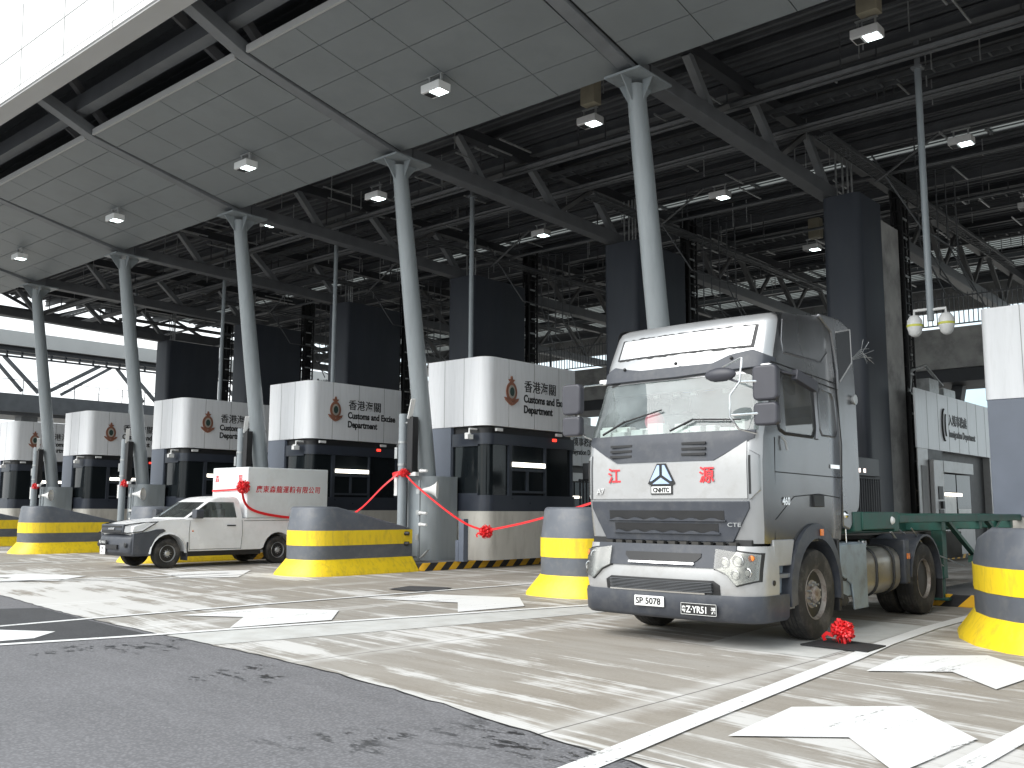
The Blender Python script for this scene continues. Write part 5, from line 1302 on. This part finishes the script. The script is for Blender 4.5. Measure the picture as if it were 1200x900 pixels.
for sg_ in (-1, 1):
    mb = MB(); mb.add([(sg_*.57, -.03, .85), (sg_*.72, -.0, .84), (sg_*.9, .26, .88), (sg_*.89, .62, 1.08), (sg_*.74, .28, 1.05), (sg_*.57, .0, 1.0)] +
                      [(sg_*.5, .1, .82), (sg_*.72, .2, .8), (sg_*.8, .3, .86), (sg_*.8, .55, 1.06), (sg_*.66, .36, 1.04), (sg_*.52, .12, .96)],
                      [(0, 1, 2, 3, 4, 5), (11, 10, 9, 8, 7, 6)]+[(i, (i+1) % 6, 6+(i+1) % 6, 6+i) for i in range(6)])
    mb.build('headlight', 'silver_pale', pk, 30, bevel=.012)
    mb = MB(); mb.tube([(sg_*.73, -.02, .83), (sg_*.91, .26, .87), (sg_*.9, .64, 1.09), (sg_*.75, .3, 1.065), (sg_*.57, -.01, 1.015)], .014, 6); mb.build('headlight_rim', 'black', pk)
    MB().lathe([(.06, 0), (.05, -.01)], axis='y', c=(sg_*.68, -.035, .56), n=14).build('fog_lamp_cover', 'black', pk)
    # flares
    rr = []
    for i in range(11):
        t_ = R(0+i*18); rr.append([(sg_*(HW-.06), WB0+.45*math.cos(t_), .35+.45*math.sin(t_)), (sg_*(HW+.03), WB0+.45*math.cos(t_), .35+.45*math.sin(t_)), (sg_*(HW+.012), WB0+.49*math.cos(t_), .35+.49*math.sin(t_)), (sg_*(HW-.06), WB0+.49*math.cos(t_), .35+.49*math.sin(t_))])
    mb = MB(); mb.rings(rr); 
    mb.build('arch_trim', 'trim' if 0 else 'white_paint', pk, 50)
    bc_ = [(.08, .34), (.5, .34), (.515, .5), (.58, .68), (.7, .8), (.86, .87), (.8, .92), (.62, .91), (.42, .86), (.08, .82)]
    mb = MB(); mb.rings([[(sg_*(hwp(y, z)-.1), y, z) for y, z in bc_], [(sg_*(hwp(y, z)+.022), y, z) for y, z in bc_]]); mb.build('bumper_corner', 'trim', pk, 30, bevel=.012)
    mb = MB(); mb.tube([(sg_*.84, 1.62, 1.2), (sg_*.98, 1.6, 1.22)], .025, 6); mb.prism(rrect(min(sg_*.9, sg_*1.13), max(sg_*.9, sg_*1.13), 1.16, 1.38, .05), 'y', 1.5, 1.7); mb.build('door_mirror', 'trim', pk, bevel=.02)
    MB().box(min(sg_*(HW-.02), sg_*(HW+.01)), max(sg_*(HW-.02), sg_*(HW+.01)), 2.5, 2.74, .97, 1.0).build('door_handle', 'black', pk, bevel=.005)
    mb = MB()
    def sq(pts): mb.tube([(sg_*(hwp(y, z)+.003), y, z) for y, z in pts], .005, 4)
    sq([(1.48, .4), (1.46, .8), (1.5, 1.1)]); sq([(2.9, .4), (2.94, .8), (2.94, 1.12)]); sq([(1.48, .42), (2.9, .42)]); sq([(3.0, 1.1), (4.9, 1.1)])
    mb.build('door_seam', 'gap', pk)
    MB().sphere((sg_*(HW+.0), 1.56, .86), .02).build('side_repeater', 'amber', pk)
    mb = MB(); mb.box(min(sg_*.6, sg_*.9), max(sg_*.6, sg_*.9), 1.41, 1.44, .17, .6); mb.build('mudflap', 'trim', pk, smooth=0)
    MB().box(min(sg_*.7, sg_*(HW-.02)), max(sg_*.7, sg_*(HW-.02)), 1.4, 3.5, .26, .37).build('side_sill', 'black', pk, smooth=0)
    for y_ in (WB0, WB1): wheel(pk, sg_*.78, y_, .345, .22, sg_, rm='rim_grey', holes=14, rr=.58, dish=.1)
MB().box(-.6, .6, .5, 4.8, .35, .5).build('underbody', 'chassis', pk, smooth=0)
MB().box(-.62, .62, .6, 1.3, .36, .9).build('wheel_well_lining', 'chassis', pk, smooth=0)
pl = MB().box(-.5, -.1, -.12, -.1, .56, .66).build('black_plate', 'plate_b', pk, bevel=.004)
text('plate_text', '粤Z·VD53', .08, 'plate_w', pl, (-.48, -.122, .585), ext=.002, sx=.95)
pl = MB().box(-.42, -.17, -.115, -.095, .33, .53).build('white_plate', 'plate_w', pk, bevel=.004)
text('plate_text', 'TM', .08, 'plate_b', pl, (-.36, -.117, .44), ext=.002); text('plate_text', '711', .08, 'plate_b', pl, (-.38, -.117, .355), ext=.002)
# cargo box
cb = MB().prism(rrect(-.86, .86, 3.05, 5.6, .03), 'z', 1.165, 2.46).build('cargo_box', 'box_white', pk, bevel=.02)
mb = MB(); mb.box(-.84, .84, 5.0, 5.5, .6, 1.15); mb.build('tail', 'white_paint', pk, bevel=.02)
text('box_lettering', '廣東森龍運輸有限公司', .19, 'redpaint', cb, (.862, 3.3, 1.83), '+x', ext=.002, bold=.003, sx=1.0, shear=.12, sp_=1.16)
text('box_lettering', '森', .2, 'redpaint', cb, (-.72, 3.047, 2.1), ext=.002, bold=.002)
text('box_lettering', '龍', .2, 'redpaint', cb, (.42, 3.047, 2.1), ext=.002, bold=.002)
mb = MB(); mb.box(-.4, -.1, 1.5, 1.53, 1.13, 1.2); mb.build('windscreen_papers', 'paper', pk, smooth=0)

# ================================================================== ribbons and bows
def bow(name, c, r_, label, group='red satin ribbon bows', seed=1, tail=True):
    random.seed(seed); root = thing(name, label, 'bow', c, 0, group); mb = MB()
    for i in range(150):
        th, ph = random.uniform(0, 2*PI), math.acos(random.uniform(-1, 1)); d = Vector((math.sin(ph)*math.cos(th), math.sin(ph)*math.sin(th), math.cos(ph)))
        u = d.orthogonal().normalized(); u = Matrix.Rotation(random.uniform(0, 2*PI), 3, d) @ u; v = d.cross(u); pts = []
        ln = r_*random.uniform(.85, 1.08)
        for q in range(9):
            t_ = 2*PI*q/8*.92; pts.append(d*(ln*.5*(1-math.cos(t_)))+u*(ln*.17*math.sin(t_)))
        mb.ribbon(pts, r_*.26, v, .004) if False else None
        rs_ = []
        for p in pts: rs_.append([p-v*r_*.07, p+v*r_*.07, p+v*r_*.07+Vector((.001, .001, .001)), p-v*r_*.07+Vector((.001, .001, .001))])
        mb.rings(rs_, cap=False)
    mb.sphere((0, 0, 0), r_*.6); mb.build('loops', 'red', root, 60)
    if tail:
        mb = MB(); mb.ribbon([(-r_*.6, -r_*.4, -r_*.4), (-r_*1.1, -r_*.5, -r_*.2), (-r_*1.4, -r_*.5, -r_*.5), (-r_*1.3, -r_*.4, -r_*.8)], r_*.3, (0, 1, .1)); mb.build('tails', 'red', root)
    return root
bow('ribbon_bow', (-4.7, 11.2, .165), .145, 'red ribbon bow lying on the black rubber mat by the truck wheel', seed=1)
mat_ = MB().prism([(-5.05, 10.82), (-5.03, 11.54), (-4.26, 11.36), (-4.24, 10.75)][::-1], 'z', .012, .026).build('rubber_mat', 'mat_rubber', None, smooth=0)
tag(mat_, 'flat black rubber mat on the concrete beside the truck wheel', 'mat')
bow('ribbon_bow', (-15.83, 17.1, 1.02), .17, 'red ribbon bow hanging in the middle of the ribbon before the nearest booth', seed=2)
bow('ribbon_bow', (-23.45, 15.36, 2.14), .2, 'red ribbon bow fixed to the pickup roof corner', seed=3, tail=False)
bow('ribbon_bow', (sx_[3]+.38, 17.5, 2.45), .15, 'red ribbon bow on the signal pole left of the pickup', seed=4)
bow('ribbon_bow', (sx_[4]+.38, 17.5, 2.45), .15, 'red ribbon bow on the leftmost signal pole', seed=5)
bow('ribbon_bow', (-19.1, 17.4, 2.5), .13, 'red ribbon knot on the pole beside the nearest booth', seed=6)
def strip(label, pts, w_=.05, nrm=(0, 1, 0), group='red ribbons strung across the lanes'):
    # smooth the polyline with a Catmull-Rom pass
    P_ = [Vector(p) for p in pts]; out_ = []
    for i in range(len(P_)-1):
        p0, p1, p2, p3 = P_[max(i-1, 0)], P_[i], P_[i+1], P_[min(i+2, len(P_)-1)]
        for j in range(6):
            t_ = j/6; out_.append(.5*((2*p1)+(p2-p0)*t_+(2*p0-5*p1+4*p2-p3)*t_*t_+(3*p1-p0-3*p2+p3)*t_**3))
    out_.append(P_[-1])
    mb = MB(); mb.ribbon(out_, w_, nrm, .012); o = mb.build('red_ribbon', 'red', None); return tag(o, label, 'ribbon', group)
strip('red ribbon sagging from the column to the bow in front of the nearest booth', [(-19.15, 17.45, 2.5), (-18.4, 17.2, 2.15), (-17.2, 17.05, 1.55), (-16.5, 17.1, 1.2), (-15.9, 17.1, 1.05)])
strip('red ribbon rising from the bow towards the front of the silver truck', [(-15.8, 17.1, 1.05), (-14.5, 17.15, 1.28), (-12.85, 17.2, 1.68), (-11.6, 17.2, 2.05)])
strip('red ribbon running from the column down behind the barrier towards the pickup box', [(-19.35, 17.45, 2.5), (-19.8, 17.3, 2.15), (-20.7, 17.2, 1.5), (-21.8, 17.2, 1.2), (-23.3, 17.1, 1.25)])
strip('red ribbon loop wound round the column and pole at the nearest booth', [(-19.6, 17.45, 2.46), (-19.38, 17.44, 2.5), (-18.95, 17.5, 2.5)], .1)
strip('red ribbon draped from the pickup bow along the box side', [(-23.42, 15.3, 2.1), (-23.4, 15.36, 1.78), (-23.4, 15.55, 1.56), (-23.4, 15.95, 1.42), (-23.4, 16.6, 1.32), (-23.38, 17.1, 1.28)], .07, (1, 0, 0))
strip('red ribbon across the pickup roof', [(-25.2, 15.47, 2.05), (-24.3, 15.46, 2.07), (-23.5, 15.44, 2.1)], .05)
